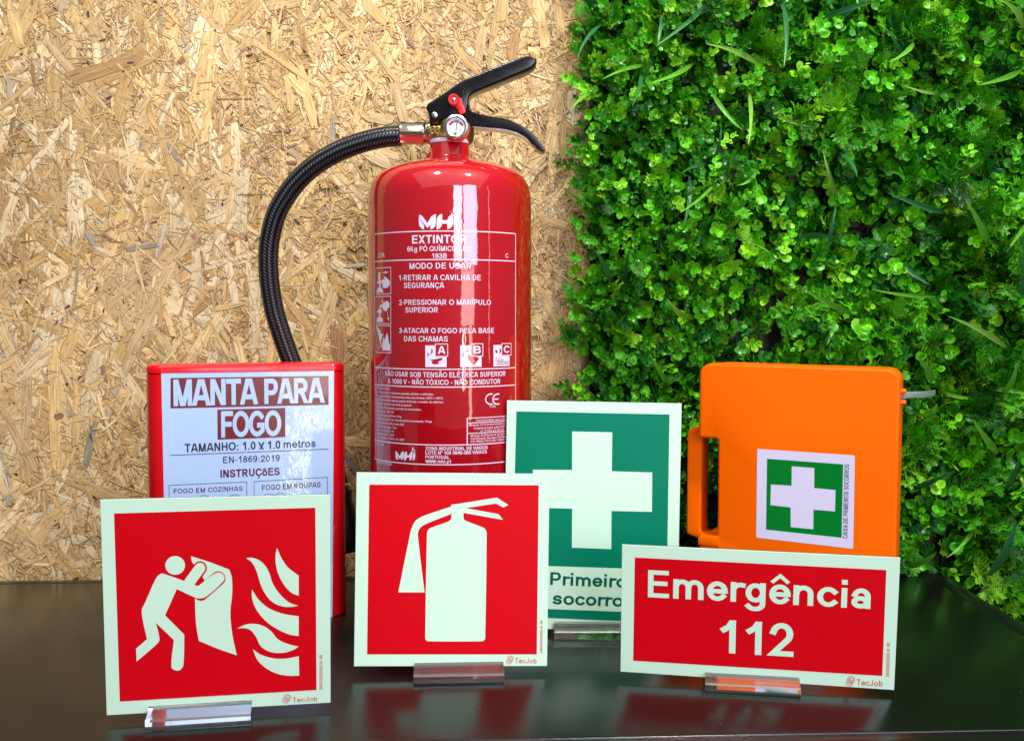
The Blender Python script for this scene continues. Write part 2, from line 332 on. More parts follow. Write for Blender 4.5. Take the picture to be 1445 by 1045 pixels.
# ------------------------------------------------------------ lettering: a bold grotesque drawn with strokes
def arc(cx, cy, rx, ry, a0, a1, n=None):
    n = n or max(4, int(abs(a1-a0)/20)); return [(cx+rx*math.cos(R_(a0+(a1-a0)*k/n)), cy+ry*math.sin(R_(a0+(a1-a0)*k/n))) for k in range(n+1)]
def ell(cx, cy, rx, ry): return ('O', arc(cx, cy, rx, ry, 0, 360, 20)[:-1])
v = lambda x, a=.1, b=.9: [(x, a), (x, b)]
E_acute = lambda x: [(x-.03, 1.08), (x+.08, 1.2)]
GL = {
 'A': (.98, [[(.032, -.2), (.508, 1.2)], [(.948, -.2), (.472, 1.2)], [(.32, .3), (.66, .3)]]),
 'B': (.98, [v(.2), [(.2, .9), (.56, .9)]+arc(.56, .71, .2, .19, 90, -90)+[(.2, .52)], [(.3, .52), (.58, .52)]+arc(.58, .31, .23, .21, 90, -90)+[(.2, .1)]]),
 'C': (.98, [arc(.54, .5, .40, .4, 42, 318)]), 'D': (.99, [v(.2), [(.3, .9), (.45, .9)]+arc(.45, .5, .35, .4, 90, -90)+[(.3, .1)]]),
 'E': (.92, [v(.2), [(.3, .9), (.74, .9)], [(.3, .52), (.70, .52)], [(.3, .1), (.76, .1)]]), 'F': (.85, [v(.2), [(.3, .9), (.70, .9)], [(.3, .5), (.62, .5)]]),
 'G': (1.08, [arc(.54, .5, .40, .4, 42, 308)+[(.89, .24), (.89, .44), (.66, .44)]]), 'H': (1.0, [v(.2), v(.8), [(.3, .52), (.7, .52)]]),
 'I': (.40, [v(.2)]), 'J': (.78, [[(.58, .9), (.58, .35)]+arc(.34, .35, .24, .25, 0, -165)]), 'K': (1.0, [v(.2), [(.24, .35), (.86, 1.1)], [(.45, .55), (.90, -.1)]]),
 'L': (.85, [[(.2, .9), (.2, .1), (.72, .1)]]), 'M': (1.16, [v(.2), v(.96), [(.16, 1.2), (.63, -.2)], [(1.0, 1.2), (.53, -.2)]]),
 'N': (1.0, [v(.2), v(.8), [(.10, 1.2), (.90, -.2)]]), 'O': (1.08, [ell(.54, .5, .41, .4)]),
 'P': (.93, [v(.2), [(.3, .9), (.55, .9)]+arc(.55, .67, .22, .23, 90, -90)+[(.3, .44)]]),
 'Q': (1.08, [ell(.54, .5, .41, .4), [(.62, .28), (.92, .02)]]),
 'R': (1.0, [v(.2), [(.3, .9), (.56, .9)]+arc(.56, .69, .22, .21, 90, -90)+[(.3, .48)], [(.50, .50), (.90, -.15)]]),
 'S': (.92, [arc(.46, .70, .28, .2, 22, 270)+arc(.46, .3, .31, .2, 90, -158)]),
 'T': (.86, [[(.14, .9), (.72, .9)], v(.43, .1, .8)]), 'U': (1.0, [[(.2, .9), (.2, .42)]+arc(.5, .42, .3, .32, 180, 360)+[(.8, .9)]]),
 'V': (.94, [[(.03, 1.2), (.54, -.2)], [(.91, 1.2), (.40, -.2)]]), 'X': (.94, [[(.05, 1.2), (.89, -.2)], [(.89, 1.2), (.05, -.2)]]),
 'W': (1.3, [[(.05, 1.2), (.40, -.2)], [(.28, -.2), (.68, 1.2)], [(.62, 1.2), (1.02, -.2)], [(.90, -.2), (1.25, 1.2)]]),
 'Y': (.94, [[(.03, 1.2), (.50, .4)], [(.91, 1.2), (.44, .4)], v(.47, .1, .45)]), 'Z': (.86, [[(.16, .9), (.70, .9), (.14, .1), (.74, .1)]]),
 '0': (.78, [ell(.39, .5, .25, .4)]), '1': (.78, [v(.48, .1, .9), [(.22, .70), (.36, .78), (.46, .92)]]),
 '2': (.78, [arc(.39, .66, .25, .24, 168, -38)+[(.15, .1), (.66, .1)]]), '3': (.78, [arc(.37, .70, .23, .2, 155, -90), arc(.37, .3, .27, .2, 90, -158)]),
 '4': (.78, [v(.56, .1, .9), [(.50, .92), (.14, .32), (.68, .32)]]), '5': (.78, [[(.62, .9), (.25, .9), (.19, .5)]+arc(.38, .34, .26, .24, 130, -158)]),
 '6': (.78, [ell(.40, .34, .25, .24), arc(.44, .42, .29, .48, 185, 62)]), '7': (.78, [[(.14, .9), (.64, .9), (.28, -.1)]]),
 '8': (.78, [ell(.39, .71, .21, .19), ell(.39, .31, .26, .21)]), '9': (.78, [ell(.38, .66, .25, .24), arc(.34, .58, .29, .48, 5, -118)]),
 'a': (.78, [arc(.37, .43, .22, .205, 165, 0)+[(.59, .1)], ell(.35, .235, .21, .135)]), 'b': (.85, [v(.18), ell(.43, .36, .25, .265)]),
 'c': (.77, [arc(.42, .36, .28, .265, 42, 318)]), 'd': (.85, [v(.67), ell(.42, .36, .25, .265)]),
 'e': (.78, [[(.26, .36), (.56, .36)], arc(.4, .36, .27, .265, 0, 320)]), 'f': (.47, [[(.24, .1), (.24, .75)]+arc(.40, .75, .16, .17, 180, 90), [(.12, .63), (.38, .63)]]),
 'g': (.85, [ell(.41, .37, .25, .255), [(.66, .64), (.66, -.02)]+arc(.40, -.02, .26, .17, 0, -155)]), 'h': (.85, [v(.18), [(.18, .4)]+arc(.43, .42, .24, .21, 180, 0)+[(.67, .1)]]),
 'i': (.39, [v(.19, .1, .62), [(.19, .89), (.19, .91)]]), 'j': (.39, [[(.19, .62), (.19, -.15)], [(.19, .89), (.19, .91)]]), 'k': (.78, [v(.18), [(.2, .26), (.66, .74)], [(.38, .42), (.72, -.05)]]),
 'l': (.39, [v(.19)]), 'm': (1.24, [v(.18, .1, .63), [(.18, .38)]+arc(.40, .42, .22, .21, 180, 0)+[(.62, .1)], [(.62, .38)]+arc(.84, .42, .22, .21, 180, 0)+[(1.06, .1)]]),
 'n': (.85, [v(.18, .1, .63), [(.18, .38)]+arc(.43, .42, .24, .21, 180, 0)+[(.67, .1)]]), 'o': (.85, [ell(.43, .36, .29, .265)]),
 'p': (.85, [v(.18, -.18, .63), ell(.43, .36, .25, .265)]), 'q': (.85, [v(.67, -.18, .63), ell(.42, .36, .25, .265)]),
 'r': (.54, [v(.18, .1, .63), [(.18, .38)]+arc(.42, .42, .24, .2, 180, 70)]),
 's': (.77, [arc(.38, .49, .22, .135, 18, 270)+arc(.38, .235, .24, .13, 90, -160)]), 't': (.48, [[(.25, .86), (.25, .24)]+arc(.38, .24, .13, .13, 180, 280), [(.12, .63), (.38, .63)]]),
 'u': (.85, [v(.67, .1, .63), [(.18, .63), (.18, .32)]+arc(.42, .32, .24, .21, 180, 360)]), 'v': (.78, [[(.08, .8), (.43, -.1)], [(.70, .8), (.35, -.1)]]),
 'w': (1.08, [[(.06, .8), (.33, -.1)], [(.25, -.1), (.56, .8)], [(.52, .8), (.83, -.1)], [(.75, -.1), (1.02, .8)]]),
 'x': (.78, [[(.08, .8), (.70, -.1)], [(.70, .8), (.08, -.1)]]), 'y': (.78, [[(.08, .8), (.43, -.02)], [(.72, .8), (.36, -.2), (.16, -.2)]]), 'z': (.7, [[(.14, .63), (.56, .63), (.14, .1), (.58, .1)]]),
 '-': (.47, [[(.16, .40), (.31, .40)]]), '.': (.39, [[(.19, .09), (.19, .11)]]), ':': (.42, [[(.21, .09), (.21, .11)], [(.21, .55), (.21, .57)]]), '/': (.39, [[(.02, -.1), (.37, 1.1)]]),
 ' ': (.39, []), '+': (.8, [[(.2, .45), (.6, .45)], v(.4, .25, .65)]), '>': (.6, [[(.15, .2), (.45, .42), (.15, .64)]]), '(': (.4, [arc(.45, .45, .28, .6, 130, 230)]), ')': (.4, [arc(-.05, .45, .28, .6, 50, -50)]), 'º': (.45, [ell(.22, .78, .12, .12)]), '°': (.45, [ell(.22, .78, .12, .12)]),
}
til = lambda x: ('t', [(x-.2, 1.10), (x-.08, 1.2), (x+.06, 1.12), (x+.2, 1.2)])
acu = lambda x: ('t', [(x-.04, 1.08), (x+.08, 1.24)])
ced = lambda x: ('t', [(x, .02), (x+.03, -.12), (x-.1, -.22)])
for ch, base, acc in (('Ã', 'A', til(.49)), ('Õ', 'O', til(.54)), ('Ó', 'O', acu(.54)), ('Í', 'I', acu(.2)), ('É', 'E', acu(.46)), ('Ç', 'C', ced(.54)), ('ç', 'c', ced(.42)),
                      ('ê', 'e', ('t', [(.16, .80), (.40, 1.0), (.64, .80)])), ('í', 'i', ('t', [(.17, .84), (.27, 1.0)])), ('ó', 'o', ('t', [(.39, .80), (.5, .95)])), ('é', 'e', ('t', [(.36, .80), (.48, .95)])), ('ã', 'a', ('t', [(.2, .8), (.32, .9), (.44, .82), (.56, .9)])), ('õ', 'o', ('t', [(.23, .8), (.35, .9), (.47, .82), (.6, .9)]))):
    GL[ch] = (GL[base][0], GL[base][1]+[acc])
DESC = set('gpqyj')
def stroke(pts, w, closed=False, capx=True):
    """a polyline with mitred corners as a list of quads"""
    P = []
    for p in pts:
        p = np.array(p, float)
        if not P or np.linalg.norm(p-P[-1]) > 1e-7: P.append(p)
    h = w/2
    if not closed and capx:
        a = P[0]-P[1]; P[0] = P[0]+a/np.linalg.norm(a)*h; a = P[-1]-P[-2]; P[-1] = P[-1]+a/np.linalg.norm(a)*h
    n = len(P); Lp, Rp = [], []
    for i in range(n):
        if closed: a, b = P[i-1], P[(i+1) % n]
        else: a, b = P[max(i-1, 0)], P[min(i+1, n-1)]
        d1 = P[i]-a; d2 = b-P[i]
        if not closed and i == 0: d1 = d2
        if not closed and i == n-1: d2 = d1
        d1 = d1/np.linalg.norm(d1); d2 = d2/np.linalg.norm(d2); t = d1+d2
        if np.linalg.norm(t) < 1e-6: t = d1
        t = t/np.linalg.norm(t); nn = np.array([-t[1], t[0]]); k = h/max(.45, nn.dot(np.array([-d1[1], d1[0]])))
        Lp.append(P[i]+nn*k); Rp.append(P[i]-nn*k)
    m_ = n if closed else n-1
    return [[Lp[i], Rp[i], Rp[(i+1) % n], Lp[(i+1) % n]] for i in range(m_)]
def clip(poly, y, keep_above):
    out = []; n = len(poly)
    for i in range(n):
        a, b = poly[i], poly[(i+1) % n]; ia = (a[1] >= y) == keep_above; ib = (b[1] >= y) == keep_above
        if ia: out.append(a)
        if ia != ib: t = (y-a[1])/(b[1]-a[1]); out.append(a+(b-a)*t)
    return out
def text_polys(s, w=.2, track=0., idx=False):
    """list of (polygon, layer) in cap-height units, ink starting at x = 0; second value is the ink width"""
    out = []; x = 0
    for ci, ch in enumerate(s):
        adv, strokes = GL[ch]; KY = 1.28; l0 = .1-w/2/KY; hi = .9+w/2/KY; lo = -.3 if ch in DESC else l0; lay = 0
        for st in strokes:
            ww = w; clp = True; closed = False
            if isinstance(st, tuple):
                if st[0] == 'O': closed = True; st = st[1]
                else: ww = w*.72; clp = False; st = st[1]
            if len(st) == 2 and abs(st[0][1]-st[1][1]) < .03 and abs(st[0][0]-st[1][0]) < .001:
                st = [(st[0][0], st[0][1]-.005), (st[0][0], st[0][1]+.005)]
            for q in stroke([(p[0], p[1]*KY) for p in st], ww, closed):
                q = [np.array([p[0], p[1]/KY]) for p in q]
                if clp:
                    q = clip(q, lo, True); q = clip(q, hi, False) if len(q) > 2 else q
                if len(q) > 2: out.append(([np.array([p[0]+x, (p[1]-l0)/(hi-l0)]) for p in q], lay, ci))
            lay += 1
        x += adv+track
    xs = [p[0] for q, _, _ in out for p in q]; x0 = min(xs); W = max(xs)-x0
    return [([p-np.array([x0, 0]) for p in q], l, c)[:3 if idx else 2] for q, l, c in out], W

class Printer:
    """collects flat printed shapes on a surface; place(u, v, off) gives the 3-D point"""
    def __init__(s, place, base=.00025, wrap=False): s.place = place; s.V = []; s.F = []; s.base = base; s.wrap = wrap
    def poly(s, pts, lay=0, sub=0):
        off = s.base + lay*.00004; n0 = len(s.V)
        if s.wrap:                       # on the cylinder: cut into narrow upright strips so that the print follows the curve
            Q = [np.array([p[1], p[0]], float) for p in pts]
            parts_ = [Q] if len(Q) <= 4 else [[Q[i] for i in t] for t in geometry.tessellate_polygon([[Vector((q[1], q[0], 0)) for q in Q]])]
            for q in parts_:
                a = min(p[1] for p in q); b = max(p[1] for p in q); m_ = max(1, int((b-a)/.0016))
                for k in range(m_):
                    c = q if m_ == 1 else clip(q, a+(b-a)*k/m_, True)
                    if m_ > 1 and len(c) > 2: c = clip(c, a+(b-a)*(k+1)/m_, False)
                    if len(c) > 2:
                        n0 = len(s.V); s.V += [s.place(p[1], p[0], off) for p in c]; s.F.append(tuple(range(n0, n0+len(c))))
            return
        off *= .45
        P = [Vector((p[0], p[1], 0)) for p in pts]
        if len(P) > 4:
            tris = geometry.tessellate_polygon([P]); s.V += [s.place(p[0], p[1], off) for p in P]
            s.F += [tuple(n0+i for i in t) for t in tris]
        else:
            s.V += [s.place(p[0], p[1], off) for p in P]; s.F.append(tuple(range(n0, n0+len(P))))
    def text(s, txt, pL, pR, h, w=.2, lay=0, track=0., up=None):
        """baseline from pL to pR (ink), cap height h"""
        polys, W = text_polys(txt, w, track); a = np.array(pL, float); d = np.array(pR, float)-a; sx_ = np.linalg.norm(d)/W
        ex = d/np.linalg.norm(d); ey = np.array([-ex[1], ex[0]])
        for q, l in polys: s.poly([a+ex*(p[0]*sx_)+ey*(p[1]*h) for p in q], lay+l)
    def letters(s, txt, pL, pR, h, m, parent, w=.2, track=0.):
        """like text, each letter its own mesh"""
        polys, W = text_polys(txt, w, track, True); a = np.array(pL, float); d = np.array(pR, float)-a; sx_ = np.linalg.norm(d)/W
        ex = d/np.linalg.norm(d); ey = np.array([-ex[1], ex[0]])
        for k in range(len(txt)):
            if txt[k] == ' ': continue
            s.V, s.F = [], []
            for q, l, c in polys:
                if c == k: s.poly([a+ex*(p[0]*sx_)+ey*(p[1]*h) for p in q], l)
            s.make('letter', m, parent)
    def line(s, pts, w, lay=0, closed=False):
        for q in stroke(pts, w, closed, capx=False): s.poly(q, lay)
    def make(s, name, m, parent):
        o = raw_obj(name, s.V, s.F, m, parent)
        return o

class Plane:
    def __init__(s, o, ax, az):
        s.o = Vector(o); s.x = Vector(ax).normalized(); az = Vector(az); s.z = (az - s.x*az.dot(s.x)).normalized(); s.n = s.x.cross(s.z)  # n points to the viewer side (-Y)
        if s.n.y > 0: s.n = -s.n
    def place(s, u, v_, off=0): return s.o + s.x*u + s.z*v_ + s.n*off
    def loc(s, px, py):
        r = ray(px, py); t = (s.o-CAMP).dot(s.n)/r.dot(s.n); d = CAMP+r*t-s.o
        return np.array([d.dot(s.x), d.dot(s.z)])
    def frame(s): # local x, y = away from viewer, z
        return Matrix(((s.x.x, -s.n.x, s.z.x, s.o.x), (s.x.y, -s.n.y, s.z.y, s.o.y), (s.x.z, -s.n.z, s.z.z, s.o.z), (0, 0, 0, 1)))

# ------------------------------------------------------------ table
def fillet(corners, rad, n=10):
    out = []; m_ = len(corners)
    for i in range(m_):
        p = np.array(corners[i], float); a = np.array(corners[i-1])-p; b = np.array(corners[(i+1) % m_])-p
        a = a/np.linalg.norm(a); b = b/np.linalg.norm(b); th = math.acos(a.dot(b)); t = rad/math.tan(th/2)
        c = p+(a+b)/np.linalg.norm(a+b)*rad/math.sin(th/2); s0 = p+a*t-c; s1 = p+b*t-c
        a0 = math.atan2(s0[1], s0[0]); a1 = math.atan2(s1[1], s1[0]); d = (a1-a0+math.pi) % (2*math.pi)-math.pi
        out += [tuple(c+rad*np.array([math.cos(a0+d*k/n), math.sin(a0+d*k/n)])) for k in range(n+1)]
    return out
def offs(corners, d):
    """move every side of a counter-clockwise quad outwards by d"""
    m_ = len(corners); lines = []
    for i in range(m_):
        a = np.array(corners[i], float); b = np.array(corners[(i+1) % m_]); t = (b-a)/np.linalg.norm(b-a); nn = np.array([t[1], -t[0]]); lines.append((a+nn*d, t))
    out = []
    for i in range(m_):
        (p, t), (q, s_) = lines[i-1], lines[i]; A = np.array([t, -s_]).T; k = np.linalg.solve(A, q-p); out.append(tuple(p+t*k[0]))
    return out
seam = [(-1.0, .6394), (.4462, .7129), (.4480, 1.1519), (-1.0, 1.0706)]
tbl = empty('table', (-.3, .9, 0), 'black laminate table with rounded corner and edge band under all the signs', 'table')
def ringstack(name, levels, m, parent, topcap):
    bm = bmesh.new(); rings = [[bm.verts.new((x, y, z)) for x, y in fillet(offs(seam, d), max(.004, rad))] for d, z, rad in levels]
    for a, b in zip(rings, rings[1:]):
        for k in range(len(a)): bm.faces.new((a[k], a[(k+1) % len(a)], b[(k+1) % len(a)], b[k]))
    if topcap: bm.faces.new(rings[0]); bm.faces.new(rings[-1])
    return bm_obj(name, bm, m, parent, angle=50)
ringstack('tabletop', [(-.0009, 0, .020), (-.0003, -.0003, .0205), (0, -.0010, .021), (0, -.024, .021)], M['table'], tbl, True)
ringstack('edge_band', [(.0008, -.004, .0218), (.0008, -.0010, .0218), (.0014, -.0005, .0224), (.019, -.0012, .040), (.0225, -.003, .043), (.024, -.007, .045), (.024, -.026, .045), (.001, -.026, .022)], M['band'], tbl, False)

# ------------------------------------------------------------ wall frame
WA = math.atan(.056); WT = np.array([math.cos(WA), math.sin(WA), 0]); WN = np.array([math.sin(WA), -math.cos(WA), 0]); W0 = np.array([0, 1.160, 0])
def wall_pts(a, n, z): return W0 + np.outer(a, WT) + np.outer(n, WN) + np.outer(z, [0, 0, 1.])

# particle board with its flakes
osb = empty('particle_board', tuple(W0+WT*-.35+np.array([0, 0, -.25])), 'pale wood flake board wall panel behind the extinguisher', 'wall panel')
bm = bmesh.new(); bmesh.ops.create_cube(bm, size=1)
fr = Matrix(((WT[0], -WN[0], 0, 0), (WT[1], -WN[1], 0, 0), (0, 0, 1, 0), (0, 0, 0, 1)))
bm.transform(Matrix.Translation(Vector(W0)) @ fr @ Matrix.Translation((-.42, .0098, .33)) @ Matrix.Diagonal((1.16, .018, 1.16, 1)))
bm_obj('board_core', bm, M['board'], osb, smooth=False)
PAL = np.array([(.66, .45, .20), (.72, .53, .27), (.58, .38, .155), (.78, .62, .36), (.62, .44, .22), (.50, .31, .125), (.70, .49, .225), (.44, .26, .11), (.45, .37, .24), (.38, .20, .10), (.80, .68, .45)])
PAL = PAL*np.array([.94, .915, .86])
PW_ = np.array([.19, .17, .15, .10, .12, .08, .12, .03, .02, .01, .03]); PW_ /= PW_.sum()
def flake(a, z, n, length, wid, ang, tilt, colr, th=.00016):
    """one strand: ragged outline, thin rim with relief shade painted in, thickness"""
    k = 5 if length*wid > 3e-5 else 3; xs = np.linspace(-.5, .5, k); jag = rng.uniform(-.07, .07, (2, k))
    endt = rng.uniform(.25, 1.0, 2)
    prof = np.ones(k); prof[0], prof[-1] = endt; prof[1:k-1] *= rng.uniform(.75, 1.0, k-2)
    skew = rng.uniform(-.5, .5)
    top = np.stack([xs*length + rng.uniform(-.03, .03, k)*length + skew*wid*.5*(xs*2), (.5*prof+jag[0])*wid], 1)
    bot = np.stack([xs[::-1]*length + rng.uniform(-.03, .03, k)*length - skew*wid*.5*(xs[::-1]*2), -(.5*prof[::-1]+jag[1])*wid], 1)
    rim = np.concatenate([top, bot]); m_ = len(rim); inner = rim*np.array([1-.0014/length, max(.25, 1-.0009/wid)])
    bend = rng.uniform(-.3, .3)*wid
    def curve(p): q = p.copy(); q[:, 1] += bend*(q[:, 0]/length)**2*2; return q
    rim, inner = curve(rim), curve(inner)
    P = np.concatenate([rim, rim, inner]); H = np.concatenate([np.full(m_, -th*2), np.full(m_, 0.), np.full(m_, th*.25)])
    ca, sa = math.cos(ang), math.sin(ang)
    A = a + P[:, 0]*ca - P[:, 1]*sa; Zc = z + P[:, 0]*sa + P[:, 1]*ca; Nn = n + H + P[:, 0]*tilt[0] + P[:, 1]*tilt[1]
    V = wall_pts(A, Nn, Zc)
    T = []
    for i in range(m_):
        j = (i+1) % m_; T += [(i, j, m_+j), (i, m_+j, m_+i), (m_+i, m_+j, 2*m_+j), (m_+i, 2*m_+j, 2*m_+i)]
    c = 2*m_
    for i in range(k-1): # inner face: strips between top and bottom chain
        t0, t1 = c+i, c+i+1; b0, b1 = c+m_-1-i, c+m_-2-i
        T += [(t0, t1, b1), (t0, b1, b0)]
    C = np.concatenate([np.tile(colr*.45, (m_, 1)), np.tile(colr*.60, (m_, 1)), np.tile(colr, (m_, 1))])  # rim colours darkened to draw the shadow lines between flakes
    U = P + rng.uniform(0, 40, 2)
    return V, np.array(T), C, U
specs = []
A0, A1, Z0, Z1 = -.98, .16, -.24, .90
def inframe(a, z): return -.60 < a < .12 and -.03 < z < .63
def coarse_at(a, z): return (a < -.29 and z < .58) or (z < .33 and a < -.16)
def add_flakes(n, lr, wr, nr, tilt, pal=None, spread=.75, out=.35, where=False):
    k = 0
    while k < n:
        a = rng.uniform(A0, A1); z = rng.uniform(Z0, Z1)
        if not inframe(a, z) and rng.random() > out: continue
        if where and not coarse_at(a, z): continue
        if lr[1] < .02 and pal is None and coarse_at(a, z) and rng.random() < .3: continue
        k += 1
        coarse = .98 + .28*math.sin(5.1*a+3.2*z+.6)*math.cos(6.3*z-3*a) + .22*(a < -.30)
        s = max(.7, min(1.3, coarse))
        l = lr[0]*(lr[1]/lr[0])**rng.random()*s; wd = wr[0]*(wr[1]/wr[0])**rng.random()*s
        ang = rng.normal(math.pi/2, spread) if rng.random() < .75 else rng.uniform(0, math.pi)
        c = PAL[rng.choice(len(PAL), p=PW_)]*rng.uniform(.80, 1.14)*(1+.13*math.sin(9*a+4*z+1)*math.cos(8*z-5*a+.5)+.07*math.sin(31*a-11*z)) if pal is None else np.array(pal)*(rng.uniform(.7, 1.3) if pal[0] < .5 else rng.uniform(.88, 1.12))
        specs.append((a, z, rng.uniform(*nr), l, wd, ang, rng.normal(0, tilt, 2), np.clip(c, 0, .9)))
add_flakes(2600, (.035, .10), (.012, .026), (.0008, .0013), .003)
add_flakes(4200, (.020, .065), (.005, .013), (.0011, .0018), .008)
add_flakes(12000, (.008, .030), (.0011, .0034), (.0014, .0020), .022)
add_flakes(13000, (.0035, .012), (.0006, .0016), (.0016, .0022), .06, spread=1.1, out=.12)
add_flakes(250, (.04, .105), (.007, .019), (.0018, .0022), .002, spread=.6)
add_flakes(260, (.045, .12), (.010, .022), (.0014, .0019), .003, spread=.5, where=True)
add_flakes(190, (.03, .09), (.006, .014), (.0015, .0020), .003, pal=(.68, .55, .33), spread=.5, where=True)
add_flakes(1700, (.012, .045), (.0015, .005), (.0017, .0022), .008)
add_flakes(5000, (.004, .014), (.0005, .0013), (.0020, .0025), .03, spread=1.1, out=.12)
add_flakes(420, (.0015, .007), (.0008, .0022), (.0023, .0027), .02, pal=(.07, .04, .03))
add_flakes(70, (.006, .018), (.003, .008), (.0019, .0023), .01, pal=(.32, .17, .10))
add_flakes(34, (.02, .055), (.004, .009), (.0019, .0023), .006, pal=(.38, .33, .24))
vis = sorted([i for i, q in enumerate(specs) if inframe(q[0], q[1]) and q[2] > .0010 and not (q[0] > -.16 and q[0] < .0 and q[1] < .44)], key=lambda i: -specs[i][3]*specs[i][4]*(max(0, specs[i][2]-.0009))**1.5)[:295]
vs = set(vis); acc = [[], [], [], []]; nv = 0
for i, q in enumerate(specs):
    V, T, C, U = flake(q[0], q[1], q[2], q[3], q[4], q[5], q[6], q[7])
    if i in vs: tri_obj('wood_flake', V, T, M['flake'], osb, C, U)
    else:
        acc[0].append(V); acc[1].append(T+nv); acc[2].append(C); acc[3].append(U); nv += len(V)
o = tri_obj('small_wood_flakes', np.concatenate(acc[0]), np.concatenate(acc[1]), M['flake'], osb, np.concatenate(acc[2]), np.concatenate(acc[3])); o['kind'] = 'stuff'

# ------------------------------------------------------------ artificial hedge
hedge = empty('artificial_hedge', tuple(W0+WT*.42+np.array([0, 0, -.3])), 'dense green artificial hedge of round leaves, fern fronds and grass blades', 'hedge')
bm = bmesh.new(); bmesh.ops.create_cube(bm, size=1)
bm.transform(Matrix.Translation(Vector(W0)) @ fr @ Matrix.Translation((.655, .0098-.003, .27)) @ Matrix.Diagonal((.95, .020, 1.26, 1)))
wb = bm_obj('wall', bm, M['backing'], None, smooth=False)
wb['kind'] = 'structure'
bm = bmesh.new()
for k in range(26):
    for hor in (0, 1):
        q = bmesh.ops.create_cube(bm, size=1)['verts']
        if hor: mt = Matrix.Translation((.50, -.010, -.30+k*.045)) @ Matrix.Diagonal((.78, .003, .003, 1))
        elif k < 18: mt = Matrix.Translation((.118+k*.045, -.0135, .25)) @ Matrix.Diagonal((.003, .003, 1.12, 1))
        else: mt = Matrix.Translation((.118+17*.045, -.0135, .25)) @ Matrix.Diagonal((.003, .003, 1.12, 1))
        if (not hor) and k >= 18: bmesh.ops.delete(bm, geom=q, context='VERTS'); continue
        bmesh.ops.transform(bm, matrix=mt, verts=q)
bm.transform(Matrix.Translation(Vector(W0)) @ fr)
bm_obj('backing_grid', bm, M['grid'], hedge, smooth=False)
bm = bmesh.new(); bmesh.ops.create_cube(bm, size=1); bm.transform(Matrix.Translation(Vector(W0)) @ fr @ Matrix.Translation((.135, -.0045, .27)) @ Matrix.Diagonal((.10, .004, 1.10, 1)))
bm_obj('backing_mat', bm, M['grid'], hedge, smooth=False)
# unit shapes: a cupped round leaf, its stalk end at the origin, tip along +y, face along +z
def leaf_shape(seg=10, cup=.26, fold=.10, ratio=.86):
    V = [(0, 0, 0)]; T = []
    for k in range(seg):
        t = 2*math.pi*k/seg - math.pi/2; x = .5*ratio*math.cos(t); y = .5+.5*math.sin(t); r = math.hypot(x, y-.5)*2
        V.append((x, y, cup*(r**2)*.5*(.5+y*.7)))
    V.append((0, .5, -.02)); c = seg+1
    for k in range(seg): T.append((1+k, 1+(k+1) % seg, c))
    V[0] = (0, -.02, 0)
    for ys in (.25, .75): V.append((0, ys, -.015))
    return np.array(V), np.array(T)
LV, LT = leaf_shape()
def frond_shape():
    V = []; T = []
    def spike(p, d, l, w_):
        p = np.array(p, float); d = np.array(d, float); d /= np.linalg.norm(d); s_ = np.cross(d, [0, 0, 1.]); s_ /= max(1e-6, np.linalg.norm(s_)); n0 = len(V)
        mid = p+d*l*.55
        V.extend([p-s_*w_*.35, p+s_*w_*.35, mid+s_*w_*.5, p+d*l, mid-s_*w_*.5]); T.extend([(n0, n0+1, n0+2), (n0, n0+2, n0+4), (n0+4, n0+2, n0+3)])
    spike((0, 0, 0), (0, 1, .1), 1.0, .05)
    for i in range(7):
        y = .14+i*.12
        for sgn in (-1, 1):
            ln = .42*(1-.55*i/7)*random.uniform(.8, 1.15); d = np.array([sgn*.85, .62, random.uniform(-.5, .8)]); d /= np.linalg.norm(d); b = np.array([0, y, .1*y])
            spike(b, d, ln, .040)
            for j in range(1, 4):
                q = b+d*ln*j*.26
                for s2 in (-1, 1):
                    d2 = d*.75+np.array([-d[1], d[0], 0])*s2*.75+np.array([0, 0, random.uniform(-.1, .4)])
                    spike(q, d2, ln*.5*random.uniform(.8, 1.2), .042)
    return np.array(V), np.array(T)
FR = [frond_shape() for _ in range(5)]
def frames(dirs, ups):
    y = dirs/np.linalg.norm(dirs, axis=1, keepdims=True); x = np.cross(y, ups); x /= np.maximum(1e-6, np.linalg.norm(x, axis=1, keepdims=True)); z = np.cross(x, y)
    return x, y, z
LEAFPAL = np.array([(.055, .29, .004), (.085, .37, .006), (.032, .21, .005), (.018, .145, .007), (.010, .095, .008), (.045, .24, .008), (.17, .47, .012), (.008, .065, .010)])
LPW = np.array([.20, .19, .17, .13, .08, .10, .10, .03]); LPW = LPW/LPW.sum()
def noise2(a, z, s, ph): return math.sin(a*s+ph)*math.cos(z*s*1.13+ph*1.7)+.6*math.sin(a*s*2.3+z*s*1.9+ph*.6)
HA0, HA1, HZ0, HZ1 = .078, .86, -.30, .80
leaves = []   # (origin, dir, up, size, colour)
fronds = []
stems = []    # (p0, p1)
sprigs = 0
step = .0105
nx = int((HA1-HA0)/step); nz = int((HZ1-HZ0)/step)
